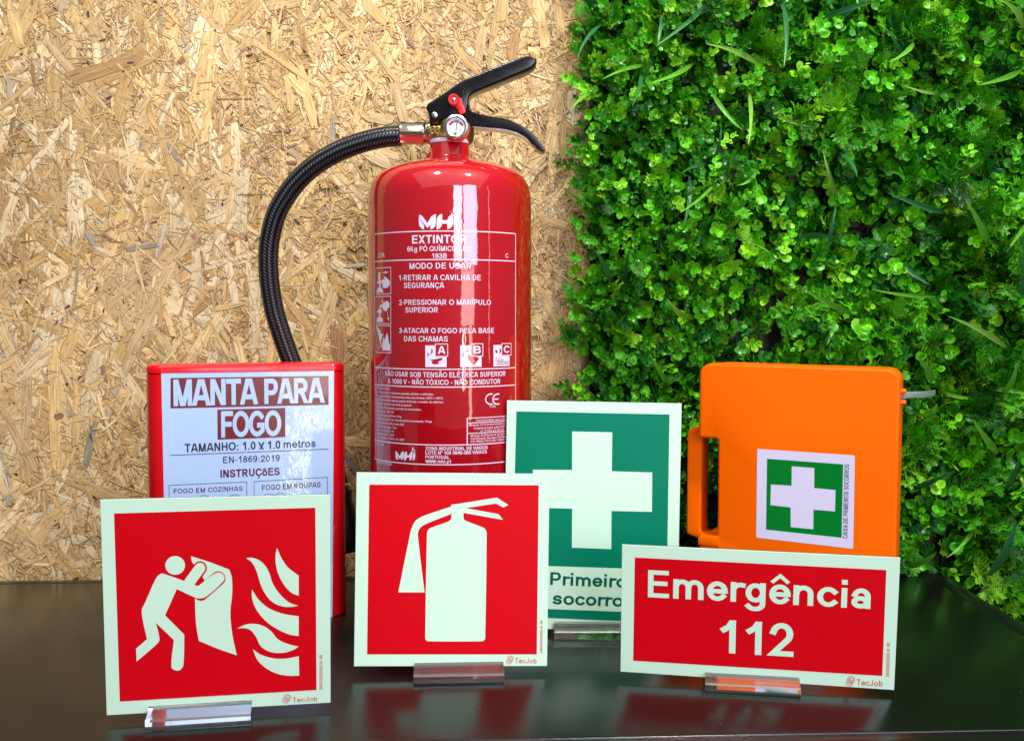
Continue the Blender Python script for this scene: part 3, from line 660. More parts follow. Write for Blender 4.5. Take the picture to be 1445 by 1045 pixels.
for iz in range(nz):
    for ix in list(range(nx))+list(range(13)):
        a = HA0+(ix+rng.uniform(-.1, 1.1))*step; z = HZ0+(iz+rng.uniform(-.1, 1.1))*step
        outside = a > .60 or z > .70 or z < -.12
        if outside and rng.random() < .4: continue
        size = .0076 + .0056*min(1, max(0, (a-.14)/.36)) + (.0018 if z < .25 and a > .3 else 0)
        den = noise2(a, z, 26, 1.3)
        if den < -1.12 and a > .22: continue                      # a gap where the backing shows
        ptype = noise2(a, z, 38, 4.2)+rng.normal(0, .35)
        depth = .044+.016*noise2(a, z, 21, .4)+rng.uniform(-.033, .015)
        edge = (a-HA0) < .03
        if edge: depth = rng.uniform(.012, .055)
        d = np.array([rng.normal(0, .50)-(.25 if edge else 0), 1.0, rng.normal(.10, .50)]); d /= np.linalg.norm(d)    # along wall, outward, up
        base = np.array([a, .010, z]); tip = base+d*depth
        cidx = rng.choice(len(LEAFPAL), p=LPW); cb = LEAFPAL[cidx]*rng.uniform(.9, 1.35)
        stems.append((base, tip))
        if ptype > .50:
            for k in range(5):
                q = tip - d*rng.uniform(.004, .028); dd = d*rng.uniform(.4, 1.0)+rng.normal(0, .62, 3); dd[1] = abs(dd[1])*.8+.15
                cc = np.clip(cb*np.array([.95, 1.0, 1.1])*rng.uniform(.7, 1.5), 0, .55)
                fronds.append((q, dd, rng.normal(0, 1, 3)+np.array([0, 1.2, .8]), size*rng.uniform(1.6, 2.8), cc, rng.integers(5)))
        else:
            npair = 5; rot = rng.uniform(0, math.pi)
            u1 = np.cross(d, [0, 0, 1.]); u1 /= np.linalg.norm(u1); u2 = np.cross(d, u1)
            for k in range(npair):
                p = tip - d*(k*size*.62); an = rot + k*(math.pi/2) + rng.normal(0, .2)
                for sgn in (0, math.pi):
                    if rng.random() < .08: continue
                    rad = u1*math.cos(an+sgn)+u2*math.sin(an+sgn); op = .35+.28*k+rng.normal(0, .15)
                    dd = rad*min(1.1, op+.35)+d*max(.12, .9-.25*k); up = d*1.0-rad*.45+rng.normal(0, .18, 3)
                    s = size*(.62+.14*min(k, 3))*rng.uniform(.85, 1.15)
                    leaves.append((p, dd, up, s, cb*rng.uniform(.85, 1.12)*(1.12 if k == 0 else 1.0)))
# leaves that would sink into the table are trimmed off
tseam = offs(seam, .026)
def over_table(P):
    x, y = P[:, 0], P[:, 1]; ins = np.ones(len(P), bool)
    for i in range(4):
        a = np.array(tseam[i]); b = np.array(tseam[(i+1) % 4]); t = b-a; nn = np.array([t[1], -t[0]]); ins &= ((x-a[0])*nn[0]+(y-a[1])*nn[1]) < 0
    return ins
def to_world_dir(D): return np.outer(D[:, 0], WT)+np.outer(D[:, 1], WN)+np.outer(D[:, 2], [0, 0, 1.])
LO = np.array([q[0] for q in leaves]); LD = np.array([q[1] for q in leaves]); LU = np.array([q[2] for q in leaves]); LS = np.array([q[3] for q in leaves]); LC = np.array([q[4] for q in leaves])
LOw = wall_pts(LO[:, 0], LO[:, 1], LO[:, 2]); keep = ~(over_table(LOw) & (LOw[:, 2] < .010) & (LOw[:, 2] > -.045))
LOw, LD, LU, LS, LC, LO = LOw[keep], LD[keep], LU[keep], LS[keep], LC[keep], LO[keep]
X, Y, Z = frames(to_world_dir(LD), to_world_dir(LU))
# the 300 leaves that show largest are parts of their own
u = LOw[:, 0]/LOw[:, 1]*F+PW/2; vv = PH/2-((LOw[:, 2]-CH)/LOw[:, 1]+PITCH)*F
inf = (u > 0) & (u < PW) & (vv > 0) & (vv < PH) & ~((u < 1270) & (vv > 515) & (u > 985)) & ~((u < 985) & (vv > 570)) & (vv < 880)
facing = np.abs(Z[:, 1])
score = np.where(inf, LS*facing*(1+9*(LO[:, 1]-.05)), -1)
order = np.argsort(-score); pick = order[:285]; rest = np.ones(len(LS), bool); rest[pick] = False
def soup(O, X, Y, Z, S, C, Vu, Tu):
    V = O[:, None, :] + S[:, None, None]*(Vu[None, :, 0:1]*X[:, None, :]+Vu[None, :, 1:2]*Y[:, None, :]+Vu[None, :, 2:3]*Z[:, None, :])
    T = Tu[None]+(np.arange(len(O))*len(Vu))[:, None, None]
    Cc = np.repeat(C[:, None, :], len(Vu), 1)
    return V.reshape(-1, 3), T.reshape(-1, 3), Cc
# a pale rim and a darker middle on every leaf
rimw = np.ones(len(LV)); rimw[1:11] = 1.45; rimw[11] = .82
V, T, C = soup(LOw[rest], X[rest], Y[rest], Z[rest], LS[rest], LC[rest], LV, LT)
C = (C*rimw[None, :, None]).reshape(-1, 3)
o = tri_obj('small_leaves', V, T, M['leaf'], hedge, C, smooth=True); o['kind'] = 'stuff'
leafmeshes = []
for c in range(8):
    me = bpy.data.meshes.new('leaf'); me.from_pydata([tuple(p) for p in LV], [], [tuple(int(x) for x in t) for t in LT])
    at_ = me.color_attributes.new('Col', 'FLOAT_COLOR', 'POINT'); c4 = np.ones((len(LV), 4), np.float32); c4[:, :3] = LEAFPAL[c % 7]*rimw[:, None]; at_.data.foreach_set('color', c4.ravel())
    me.polygons.foreach_set('use_smooth', [True]*len(me.polygons)); me.materials.append(M['leaf']); leafmeshes.append(me)
hw = world_of(hedge).inverted()
for i in pick:
    ci = int(np.argmin(((LEAFPAL[:7]-LC[i])**2).sum(1)))
    o = bpy.data.objects.new('leaf', leafmeshes[ci]); col.objects.link(o); o.parent = hedge
    mt = Matrix(((X[i][0], Y[i][0], Z[i][0], LOw[i][0]), (X[i][1], Y[i][1], Z[i][1], LOw[i][1]), (X[i][2], Y[i][2], Z[i][2], LOw[i][2]), (0, 0, 0, 1))) @ Matrix.Scale(float(LS[i]), 4)
    o.matrix_local = hw @ mt
# fronds
FO = np.array([q[0] for q in fronds]); FOw = wall_pts(FO[:, 0], FO[:, 1], FO[:, 2]); FD = to_world_dir(np.array([q[1] for q in fronds])); FU = to_world_dir(np.array([q[2] for q in fronds]))
FS = np.array([q[3] for q in fronds]); FC = np.array([q[4] for q in fronds]); FT = np.array([q[5] for q in fronds])
fk = ~(over_table(FOw) & (FOw[:, 2] < .018) & (FOw[:, 2] > -.05)); FOw, FD, FU, FS, FC, FT, FO = FOw[fk], FD[fk], FU[fk], FS[fk], FC[fk], FT[fk], FO[fk]
fx, fy, fz = frames(FD, FU)
u = FOw[:, 0]/FOw[:, 1]*F+PW/2; vv = PH/2-((FOw[:, 2]-CH)/FOw[:, 1]+PITCH)*F
inf = (u > 0) & (u < PW) & (vv > 0) & (vv < PH) & ~((u < 1270) & (vv > 515) & (u > 985)) & ~((u < 985) & (vv > 570)) & (vv < 880)
score = np.where(inf, FS*(.3+np.abs(fz[:, 1]))*(1+12*(FO[:, 1]-.045)), -1); fp = np.argsort(-score)[:150]; fr_rest = np.ones(len(FS), bool); fr_rest[fp] = False
Vs, Ts, Cs = [], [], []; n0 = 0
for t in range(5):
    s_ = fr_rest & (FT == t); V, T, C = soup(FOw[s_], fx[s_], fy[s_], fz[s_], FS[s_], FC[s_], *FR[t]); Vs.append(V); Ts.append(T+n0); Cs.append(C.reshape(-1, 3)); n0 += len(V)
o = tri_obj('small_fern_fronds', np.concatenate(Vs), np.concatenate(Ts), M['fern'], hedge, np.concatenate(Cs)); o['kind'] = 'stuff'
fm = {}
for i in fp:
    ci = int(np.argmin(((LEAFPAL[:7]-FC[i])**2).sum(1))); key = (int(FT[i]), ci)
    if key not in fm:
        V_, T_ = FR[key[0]]; me = bpy.data.meshes.new('fern_frond'); me.from_pydata([tuple(p) for p in V_], [], [tuple(int(x) for x in t) for t in T_])
        at_ = me.color_attributes.new('Col', 'FLOAT_COLOR', 'POINT'); c4 = np.ones((len(V_), 4), np.float32); c4[:, :3] = LEAFPAL[ci]*.9; at_.data.foreach_set('color', c4.ravel()); me.materials.append(M['fern']); fm[key] = me
    o = bpy.data.objects.new('fern_frond', fm[key]); col.objects.link(o); o.parent = hedge
    mt = Matrix(((fx[i][0], fy[i][0], fz[i][0], FOw[i][0]), (fx[i][1], fy[i][1], fz[i][1], FOw[i][1]), (fx[i][2], fy[i][2], fz[i][2], FOw[i][2]), (0, 0, 0, 1))) @ Matrix.Scale(float(FS[i]), 4)
    o.matrix_local = hw @ mt
# stems
S0 = np.array([q[0] for q in stems]); S1 = np.array([q[1] for q in stems]); P0 = wall_pts(*S0.T); P1 = wall_pts(*S1.T)
ks = ~(over_table(P1) & (P1[:, 2] < .006) & (P1[:, 2] > -.045)); P0, P1 = P0[ks], P1[ks]
d = P1-P0; s1 = np.cross(d, [0, 0, 1.]); s1 /= np.linalg.norm(s1, axis=1, keepdims=True); s2 = np.cross(d, s1); s2 /= np.linalg.norm(s2, axis=1, keepdims=True)
rr = .0005; Vv = []
for P, r in ((P0, rr), (P1, rr*.6)):
    for k in range(3): an = 2*math.pi*k/3; Vv.append(P+r*(s1*math.cos(an)+s2*math.sin(an)))
Vv = np.stack(Vv, 1).reshape(-1, 3); base_t = np.array([(0, 1, 4), (0, 4, 3), (1, 2, 5), (1, 5, 4), (2, 0, 3), (2, 3, 5)]); Tt = (base_t[None]+(np.arange(len(P0))*6)[:, None, None]).reshape(-1, 3)
o = tri_obj('stems', Vv, Tt, M['fern'], hedge, np.tile((.05, .16, .02), (len(Vv), 1))); o['kind'] = 'stuff'
# long grass blades: (tip pixel, root pixel, bulge, width) for those the photograph shows clearly, then more at random
def blade(p0, p1, sag, wid, c, out=0.):
    sag *= .55; n = 9; V = []; Fc = []; P0_, P1_ = Vector(p0), Vector(p1); ax = (P1_-P0_); side = ax.cross(Vector((.15, 1, .1))).normalized(); nb = Vector((0, -1, 0))
    for k in range(n+1):
        t = k/n; q = P0_.lerp(P1_, t)+side*sag*4*t*(1-t)+nb*out*4*t*(1-t); ww = wid*(min(1, .45+t*2.2) if t < .3 else 1)*(1-max(0, t-.3)/.7)**.8+.0002
        V += [q-side*ww*.5, q+nb*(-ww*.22), q+side*ww*.5]
    for k in range(n):
        a = k*3; Fc += [(a, a+1, a+4, a+3), (a+1, a+2, a+5, a+4)]
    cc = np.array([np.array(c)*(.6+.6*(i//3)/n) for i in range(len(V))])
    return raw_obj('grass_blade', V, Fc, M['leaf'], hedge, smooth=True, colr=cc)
G1 = (.12, .42, .03); G2 = (.03, .17, .05); G3 = (.20, .46, .05)
for (rx, ry, tx, ty, sag, wd, c) in [(1000, 5, 924, 66, .004, .006, G2), (1070, 90, 996, 62, -.003, .007, G3), (978, 90, 915, 118, .006, .006, G1), (912, 92, 850, 112, -.003, .005, G1), (848, 35, 815, 82, -.006, .005, G2),
        (905, 100, 892, 150, .004, .005, G2), (1105, 5, 1106, 95, .003, .006, G2), (1057, 130, 1056, 205, .002, .005, G3), (1350, 250, 1388, 222, -.004, .008, G1), (1395, 345, 1362, 280, .002, .009, G1),
        (1332, 300, 1252, 272, .004, .008, G2), (1200, 442, 1134, 408, .003, .008, G1), (1318, 418, 1230, 408, .004, .005, G1), (1130, 335, 1178, 335, .003, .008, G2), (1440, 420, 1442, 330, -.002, .009, G2),
        (1422, 492, 1338, 446, -.004, .007, G3), (1412, 560, 1434, 510, -.003, .008, G1), (1315, 540, 1292, 500, -.002, .009, G1), (1395, 812, 1434, 733, -.003, .012, G2), (1268, 800, 1322, 778, -.004, .010, G1),
        (862, 400, 836, 350, -.004, .007, G2), (880, 405, 888, 350, .002, .007, G2), (967, 450, 940, 420, .002, .006, G3), (945, 545, 918, 500, .002, .006, G1), (905, 372, 887, 352, .002, .006, G2), (960, 495, 938, 465, -.005, .005, G1),
        (1000, 230, 960, 245, -.003, .005, G2), (960, 283, 1010, 258, .004, .004, G1), (1010, 258, 960, 300, .003, .004, G1), (1160, 28, 1240, 2, .003, .007, G2), (1445, 40, 1412, 0, -.003, .009, G3), (1440, 100, 1380, 120, .004, .007, G1),
        (835, 130, 806, 155, -.003, .005, G1), (820, 205, 794, 200, .002, .003, G1), (828, 290, 790, 262, .002, .003, G1), (1230, 195, 1215, 160, .003, .006, G1), (1290, 60, 1255, 88, .004, .006, G1), (1180, 210, 1210, 250, .004, .006, G2),
        (1430, 885, 1395, 868, -.002, .012, G1), (1408, 640, 1372, 590, .004, .009, G1), (1290, 690, 1340, 668, .004, .008, G2), (1420, 690, 1442, 640, .004, .009, G2)]:
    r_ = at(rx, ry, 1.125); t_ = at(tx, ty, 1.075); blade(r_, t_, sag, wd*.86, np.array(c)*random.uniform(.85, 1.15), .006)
for _ in range(70):
    a = rng.uniform(HA0+.02, HA1-.03); z = rng.uniform(HZ0+.05, HZ1-.03); an = rng.uniform(0, 2*math.pi); l = rng.uniform(.035, .07)
    if z < .09 and a < .5: continue
    p0 = wall_pts([a], [.045], [z])[0]; p1 = wall_pts([a+l*math.cos(an)*.8], [.06+rng.uniform(0, .015)], [z+l*math.sin(an)])[0]
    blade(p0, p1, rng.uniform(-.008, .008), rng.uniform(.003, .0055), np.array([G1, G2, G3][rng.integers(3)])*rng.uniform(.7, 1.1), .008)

# ------------------------------------------------------------ fire extinguisher
EX, EY, ER = -.0572, .985, .0750
ext = empty('fire_extinguisher', (EX, EY, 0), 'red powder fire extinguisher with black braided hose and white printed instructions', 'fire extinguisher')
k_ = EY/F
def exz(y): return CH+(445-y)*k_/1.0
prof = [(.055, .0), (.070, .0015), (.0738, .006), (.0735, .018), (.0750, .022), (.0750, exz(300)), (.0748, exz(285)), (.0742, exz(275))]
prof += [(r*k_*.997, exz(y)) for r, y in ((111.0, 265.5), (105.5, 255), (97, 247.5), (84, 241.2), (69.2, 236.3), (52, 232), (36, 229.2), (31.5, 228.0))]
prof += [(.0196, exz(227)), (.0184, exz(224)), (.0182, exz(208)), (.0176, exz(206.5)), (.010, exz(206))]
lathe('body', prof, M['paint'], ext, (EX, EY, 0), seg=128)
lathe('weld_ring', [(.0183, exz(231)), (.0208, exz(229.8)), (.0212, exz(227.8)), (.0200, exz(226)), (.0184, exz(225.6))], M['paint'], ext, (EX, EY, 0), seg=64)
lathe('seal_ring', [(.012, exz(207)), (.0186, exz(206.6)), (.0190, exz(204)), (.0188, exz(201.5)), (.012, exz(201))], M['whitering'], ext, (EX, EY, 0), seg=64)
# small bracket tab at the left of the neck
extrude_xz('hanger_tab', [(EX-.0225, exz(228)), (EX-.0190, exz(217)), (EX-.015, exz(217)), (EX-.015, exz(229))], EY-.004, EY+.004, M['paint'], ext, .0008)
def cylp(px, py):
    r = ray(px, py); cx = CAMP.x-EX; cy = CAMP.y-EY; a = r.x**2+r.y**2; b = 2*(r.x*cx+r.y*cy); c = cx*cx+cy*cy-ER*ER
    disc = max(0, b*b-4*a*c); t = (-b-math.sqrt(disc))/(2*a); p = CAMP+r*t
    return np.array([ER*math.atan2(p.x-EX, -(p.y-EY)), p.z])
def cplace(s, z, off): a = s/ER; return Vector((EX+(ER+off)*math.sin(a), EY-(ER+off)*math.cos(a), z))
pr = Printer(cplace, .00012, True)
class Cp(Printer): pass
def ctext(t, xl, xr, yt, yb, w=.19, xm=None, P=pr, lay=1, track=0.):
    xm = xm if xm is not None else (xl+xr)/2; z = cylp(xm, yb)[1]; h = cylp(xm, yt)[1]-z
    P.text(t, (cylp(xl, yb)[0], z), (cylp(xr, yb)[0], z), h, w, lay, track)
def cline(x0, x1, ym, w=.00085, xm=632, P=pr):
    z = cylp(xm, ym)[1]; a = cylp(x0, ym)[0]; b = cylp(x1, ym)[0]; P.line([(a+(b-a)*t/24, z) for t in range(25)], w)
SL = cylp(528.8, 450)[0]; SR = cylp(727.3, 450)[0]
def cv(s, y0, y1, w=.0008): pr.line([(s, cylp(632, y0)[1]), (s, cylp(632, y1)[1])], w, 1)
for y in (326.0, 366.2, 520.9, 546.0, 627.6, 655.4): cline(528.8, 727.3, y)
cv(SL, 326, 655.4); cv(SR, 326, 655.4)
ctext('EXTINTOR', 581.6, 658.8, 331.4, 343.2, .21); ctext('6Kg PÓ QUÍMICO ABC', 574.8, 664.7, 347, 354.3, .17); ctext('183B', 609.6, 630.4, 357.4, 364.2, .17)
ctext('27A', 533.6, 543, 357, 363.2, .16); ctext('C', 713, 717.4, 357.6, 363.8, .16)
ctext('MODO DE USAR', 578, 664.7, 370.6, 379, .17)
ctext('1-RETIRAR A CAVILHA DE', 563, 678.4, 387.4, 395.2, .17); ctext('SEGURANÇA', 570, 626.8, 398.5, 406.3, .17)
ctext('2-PRESSIONAR O MANÍPULO', 563, 692.7, 422.5, 430, .17); ctext('SUPERIOR', 572, 617.8, 433.3, 440.8, .17)
ctext('3-ATACAR O FOGO PELA BASE', 563.3, 697, 462.7, 470, .17); ctext('DAS CHAMAS', 570.4, 632, 474, 481.7, .17)
ctext('NÃO USAR SOB TENSÃO ELÉTRICA SUPERIOR', 544, 713, 525, 532.2, .18); ctext('A 1000 V - NÃO TÓXICO - NÃO CONDUTOR', 547.5, 705.7, 535.6, 542.8, .18)
for t, xr, y in (('PRECAUÇÕES:', 550.6, 548), ('Ao inspecionar o manípulo quando utilizar o extintor.', 611.9, 553.4), ('Não usar extintor em temperaturas fora dos limites (-30°C / +60°C).', 626, 558.7), ('Fazer a manutenção apenas peças conforme o modelo do extintor.', 626, 564),
        ('Recarregar depois de uso total ou parcial.', 581, 569.4), ('Verificar periodicamente a pressão do manómetro.', 594.6, 574.8), ('Pressão de pó: ABC 40.', 556, 580.3), ('Carga de agente extintor: 6 kg', 566, 585.7), ('Pressão de prova: 27 bar. Pressão de funcionamento: 14 bar', 610, 591), ('Agente propulsor: 90g Azoto (N2)', 570, 596.6), ('Tempo de descarga > 15 s', 560, 601.9), ('Modelo do Extintor: P6', 556, 607.2), ('Certificado EN 3-7: 2021', 556, 612.4), ('Conforme EN 3-7: 2004 + A1: 2007', 571, 617.8)):
    y2 = y+1.6; z = cylp(545, y2)[1]; h = cylp(545, y2-3.0)[1]-z; pr.text(t, (cylp(531.6, y2)[0], z), (cylp(xr, y2)[0], z), h, .15, 1)
z = cylp(536, 627.5)[1]; pr.text('Fabricante:', (cylp(531, 627)[0], z), (cylp(543, 627)[0], z), .0021, .15, 1)
z = cylp(545, 655.3)[1]; pr.text('DISTRIBUIDOR:', (cylp(531.5, 655)[0], z), (cylp(553.6, 655)[0], z), .0022, .16, 1)
ctext('ZONA INDUSTRIAL DE VAGOS', 600.4, 688, 630, 634.8, .19); ctext('LOTE Nº 109 3840-385 VAGOS', 600.4, 687, 636, 640.9, .19); ctext('PORTUGAL', 600.4, 634.5, 642.3, 647, .19); ctext('www.mhi.pt', 600.4, 636.7, 648.2, 653, .19)
ctext('1155', 690.6, 699, 571.2, 574.8, .14)
# CE mark
for cxp, a0, a1 in ((692.6, 70, 290), (702.3, 70, 290)):
    c = cylp(cxp, 562.8); pts = [(c[0]+.0052*math.cos(R_(a0+(a1-a0)*k/12)), c[1]+.0045*math.sin(R_(a0+(a1-a0)*k/12))) for k in range(13)]; pr.line(pts, .0011, 1)
c = cylp(700.5, 562.8); pr.line([(c[0]-.003, c[1]), (c[0]+.0022, c[1])], .0010, 2)
# approval box
s0 = cylp(659.3, 600)[0]; zb = [cylp(659.3, y)[1] for y in (589.6, 596.5, 611.3, 626.6)]
for z in zb[:3]: pr.line([(s0+(SR-s0)*k/8, z) for k in range(9)], .0006)
pr.line([(s0, zb[0]), (s0, zb[3])], .0008, 1)
dz = (zb[0]-zb[3])/37
for t, o_, zz in (('Conformidade com o Diretiva PED', .008, 5.2), ('Modulo C2 (Conformidade com o tipo)', .0015, 11.5), ('Inspecionado pela IVO Portugal', .006, 16), ('nº 2102 pt-07-01-12202-1', .012, 20.4), ('Modulo B (Exame UE de tipo) aprovado', .003, 26.5), ('Certificado Bureau Veritas Tecnico', .003, 30.6), ('CE-0062-PED-B3.1-MHI 001 2020', .003, 34.8)):
    z = zb[0]-dz*zz; pr.text(t, (s0+o_, z), (SR-.002, z), .0019, .14, 1)
# the maker's mark, twice
zM = Zm(9.5, 520, 290)
logo = [[(672, 120), (676, 160), (700, 205), (745, 262), (745, 322), (712, 308), (690, 285), (678, 250)],
        [(682, 118), (722, 142), (790, 235), (845, 142), (905, 112), (905, 235), (893, 280), (865, 308), (830, 322), (830, 262), (790, 302), (760, 262), (700, 190), (682, 165)],
        [(988, 113), (950, 125), (922, 160), (913, 210), (913, 320), (955, 307), (980, 275), (988, 243), (1058, 243), (1058, 320), (1098, 302), (1125, 270), (1135, 235), (1135, 118), (1098, 130), (1068, 160), (1058, 197), (988, 197)],
        [(1152, 165), (1215, 140), (1215, 240), (1200, 290), (1152, 322)],
        [(1130, 65), (1142, 20), (1157, -5), (1158, 30), (1175, 55), (1160, 90), (1140, 112), (1148, 80), (1132, 92)],
        [(1105, 75), (1120, 110), (1150, 130), (1185, 118), (1198, 90), (1178, 60), (1210, 78), (1212, 115), (1185, 142), (1145, 145), (1112, 118)]]
for g in logo:
    pts = []
    for x, y in g: pts.append(cylp(*zM(x, y)))
    pr.poly(pts, 1)
    # small copy at the foot of the label
    pts = [((x-672)/543*28.0+558, 649.3-(322-y)/327*20.5+(.4 if x > 900 else -.6)) for x, y in g]
    pr.poly([cylp(*q) for q in pts], 1)
# instruction pictograms
for i, (y0, y1) in enumerate(((377.5, 414.6), (418.0, 456.6), (459.4, 497.6))):
    xa, xb = cylp(530.6, y0)[0], cylp(551.5, y0)[0]; za, zb_ = cylp(545, y0)[1], cylp(545, y1)[1]
    pr.line([(xa, za), (xb, za), (xb, zb_), (xa, zb_)], .0006, 1, closed=True)
    U_ = lambda x, y: (xa+(xb-xa)*x, zb_+(za-zb_)*y)
    if i < 2:
        pr.poly([U_(*p) for p in ((.05, .06), (.10, .18), (.22, .26), (.38, .26), (.50, .18), (.55, .06))], 1)
        pr.poly([U_(*p) for p in ((.26, .27), (.36, .27), (.36, .40), (.46, .42), (.46, .50), (.36, .52), (.34, .56), (.22, .56), (.22, .50), (.10, .46), (.10, .41), (.26, .40))], 1)
    if i == 0:
        pr.poly([U_(*p) for p in ((.20, .55), (.36, .58), (.36, .84), (.24, .84))], 2); pr.line([U_(.46, .82), U_(.68, .82)], .0005, 1); pr.poly([U_(*p) for p in ((.66, .87), (.86, .82), (.66, .77))], 1)
        pr.poly([U_(*p) for p in ((.52, .36), (.48, .28), (.62, .22), (.82, .24), (.95, .36), (.93, .50), (.78, .60), (.62, .68), (.60, .60), (.68, .54), (.50, .56), (.42, .50), (.50, .46), (.46, .40))], 1)
    elif i == 1:
        pr.poly([U_(*p) for p in ((.28, .54), (.44, .62), (.50, .68), (.42, .72), (.30, .66))], 2); pr.line([U_(.50, .96), U_(.50, .82)], .0004, 1); pr.poly([U_(*p) for p in ((.44, .84), (.50, .77), (.56, .84))], 1)
        pr.poly([U_(*p) for p in ((.44, .60), (.52, .76), (.66, .80), (.78, .84), (.92, .76), (.92, .62), (.82, .54), (.76, .44), (.66, .48), (.56, .50), (.52, .56))], 1)
        pr.line([U_(.84, .44), U_(.80, .36), U_(.86, .26), U_(.88, .10)], .0004, 1); pr.poly([U_(*p) for p in ((.78, .22), (.92, .22), (.88, .12))], 2)
    else:
        pr.poly([U_(*p) for p in ((.03, .96), (.10, .98), (.40, .78), (.34, .74), (.60, .66), (.44, .62), (.54, .54), (.42, .52), (.50, .44), (.38, .46), (.46, .20), (.40, .20), (.20, .70))], 1)
        pr.poly([U_(*p) for p in ((.50, .08), (.48, .30), (.56, .48), (.60, .60), (.66, .46), (.72, .62), (.80, .74), (.86, .58), (.90, .36), (.96, .30), (.96, .08))], 2)
        pr.line([U_(.08, .30), U_(.22, .16)], .0005, 1); pr.poly([U_(*p) for p in ((.17, .22), (.27, .20), (.27, .08))], 2)
# fire classes A B C
for (x0, x1, bx0, bx1, by0, by1, letter) in ((600.2, 630.2, 614.3, 631.8, 485.2, 502.6, 'A'), (649.4, 679.4, 664.7, 681.2, 485.0, 502.4, 'B'), (696.3, 718.9, 707.8, 720.8, 484.6, 501.6, 'C')):
    a, b = cylp(x0, 500)[0], cylp(x1, 500)[0]; zt, zl = cylp(632, 487.2)[1], cylp(632, 517.8)[1]
    for k in range(3): pr.poly([(a+(b-a)*k/3, zl), (a+(b-a)*(k+1)/3, zl), (a+(b-a)*(k+1)/3, zt), (a+(b-a)*k/3, zt)], 0)
o = pr.make('printed_label', M['cylwhite'], ext)
pr2 = Printer(cplace, .00020, True); pr3 = Printer(cplace, .00028, True)
for (x0, x1, bx0, bx1, by0, by1, letter) in ((600.2, 630.2, 614.3, 631.8, 485.2, 502.6, 'A'), (649.4, 679.4, 664.7, 681.2, 485.0, 502.4, 'B'), (696.3, 718.9, 707.8, 720.8, 485.4, 502.4, 'C')):
    a, b = cylp(bx0, 494)[0], cylp(bx1, 494)[0]; zt, zl = cylp(632, by0)[1], cylp(632, by1)[1]
    pr2.poly([(a, zl), (b, zl), (b, zt), (a, zt)], 0)
    pr3.line([(a, zl), (b, zl), (b, zt), (a, zt)], .0006, 0, closed=True)
    w_ = b-a; h_ = zt-zl; pr3.text(letter, (a+w_*.2, zl+h_*.2), (a+w_*.82, zl+h_*.2), h_*.62, .22, 1)
    A_, B_ = cylp(x0, 500)[0], cylp(x1, 500)[0]; zt, zl = cylp(632, 487.2)[1], cylp(632, 517.8)[1]
    U_ = lambda x, y: (A_+(B_-A_)*x, zl+(zt-zl)*y)
    if letter == 'A':
        for g in (((.08, .46), (.12, .60), (.08, .66), (.16, .64), (.18, .56), (.12, .52)), ((.22, .52), (.28, .66), (.30, .86), (.36, .78), (.36, .68), (.26, .58)), ((.15, .40), (.25, .34), (.55, .38), (.80, .44), (.80, .34), (.62, .26), (.30, .30)), ((.30, .26), (.45, .30), (.62, .24), (.66, .16), (.42, .13), (.34, .17))): pr2.poly([U_(*p) for p in g], 1)
    elif letter == 'B':
        for g in (((.08, .50), (.12, .66), (.16, .72), (.15, .56), (.18, .46)), ((.28, .70), (.30, .88), (.36, .78), (.34, .66)), ((.34, .52), (.48, .72), (.40, .60), (.37, .46)), ((.34, .40), (.40, .56), (.55, .50), (.75, .46), (.90, .40), (.62, .08))): pr2.poly([U_(*p) for p in g], 1)
    else:
        for g in (((.08, .70), (.14, .82), (.24, .68), (.18, .60)), ((.30, .58), (.36, .72), (.34, .86), (.46, .76), (.44, .66)), ((.10, .30), (.60, .30), (.60, .27), (.10, .27)), ((.2, .22), (.95, .22), (.95, .19), (.2, .19)), ((.15, .13), (.95, .13), (.95, .10), (.15, .10)), ((.12, .42), (.14, .36), (.18, .36), (.16, .42)), ((.28, .42), (.30, .36), (.34, .36), (.32, .42)), ((.44, .42), (.46, .36), (.50, .36), (.48, .42))): pr2.poly([U_(*p) for p in g], 1)
pr2.make('printed_red_symbols', M['paint'], ext); pr3.make('printed_class_letters', M['cylwhite'], ext)
# valve
vz = exz(190)
VB = lathe('valve_body', [(.004, -.0225), (.0090, -.0222), (.0096, -.020), (.0096, -.004), (.0125, .000), (.0135, .006), (.0135, .012), (.0115, .0165), (.0085, .0195), (.003, .0205)], M['brass'], ext, (EX+.002, EY, vz), 'X', 40)
lathe('valve_neck', [(.0165, exz(201.5)), (.0170, exz(199)), (.0150, exz(196)), (.0120, exz(192)), (.0105, exz(170)), (.0100, exz(166)), (.006, exz(165))], M['brass'], ext, (EX-.001, EY, 0), 'Z', 40)
extrude_xz('lever_mount', [(EX-.0170, exz(182)), (EX-.0170, exz(174)), (EX+.012, exz(172)), (EX+.012, exz(184))], EY-.0065, EY+.0065, M['brass'], ext, .0008)
# two crescents cast in the valve body
for dx in (0, .0042):
    pts = [Vector((EX-.0150+dx+.0024*math.cos(t), EY-.0096, vz+.0005+.0030*math.sin(t))) for t in [R_(60+k*24) for k in range(11)]]
    tube('cast_mark', pts, .0005, M['brass'], VB, seg=8)
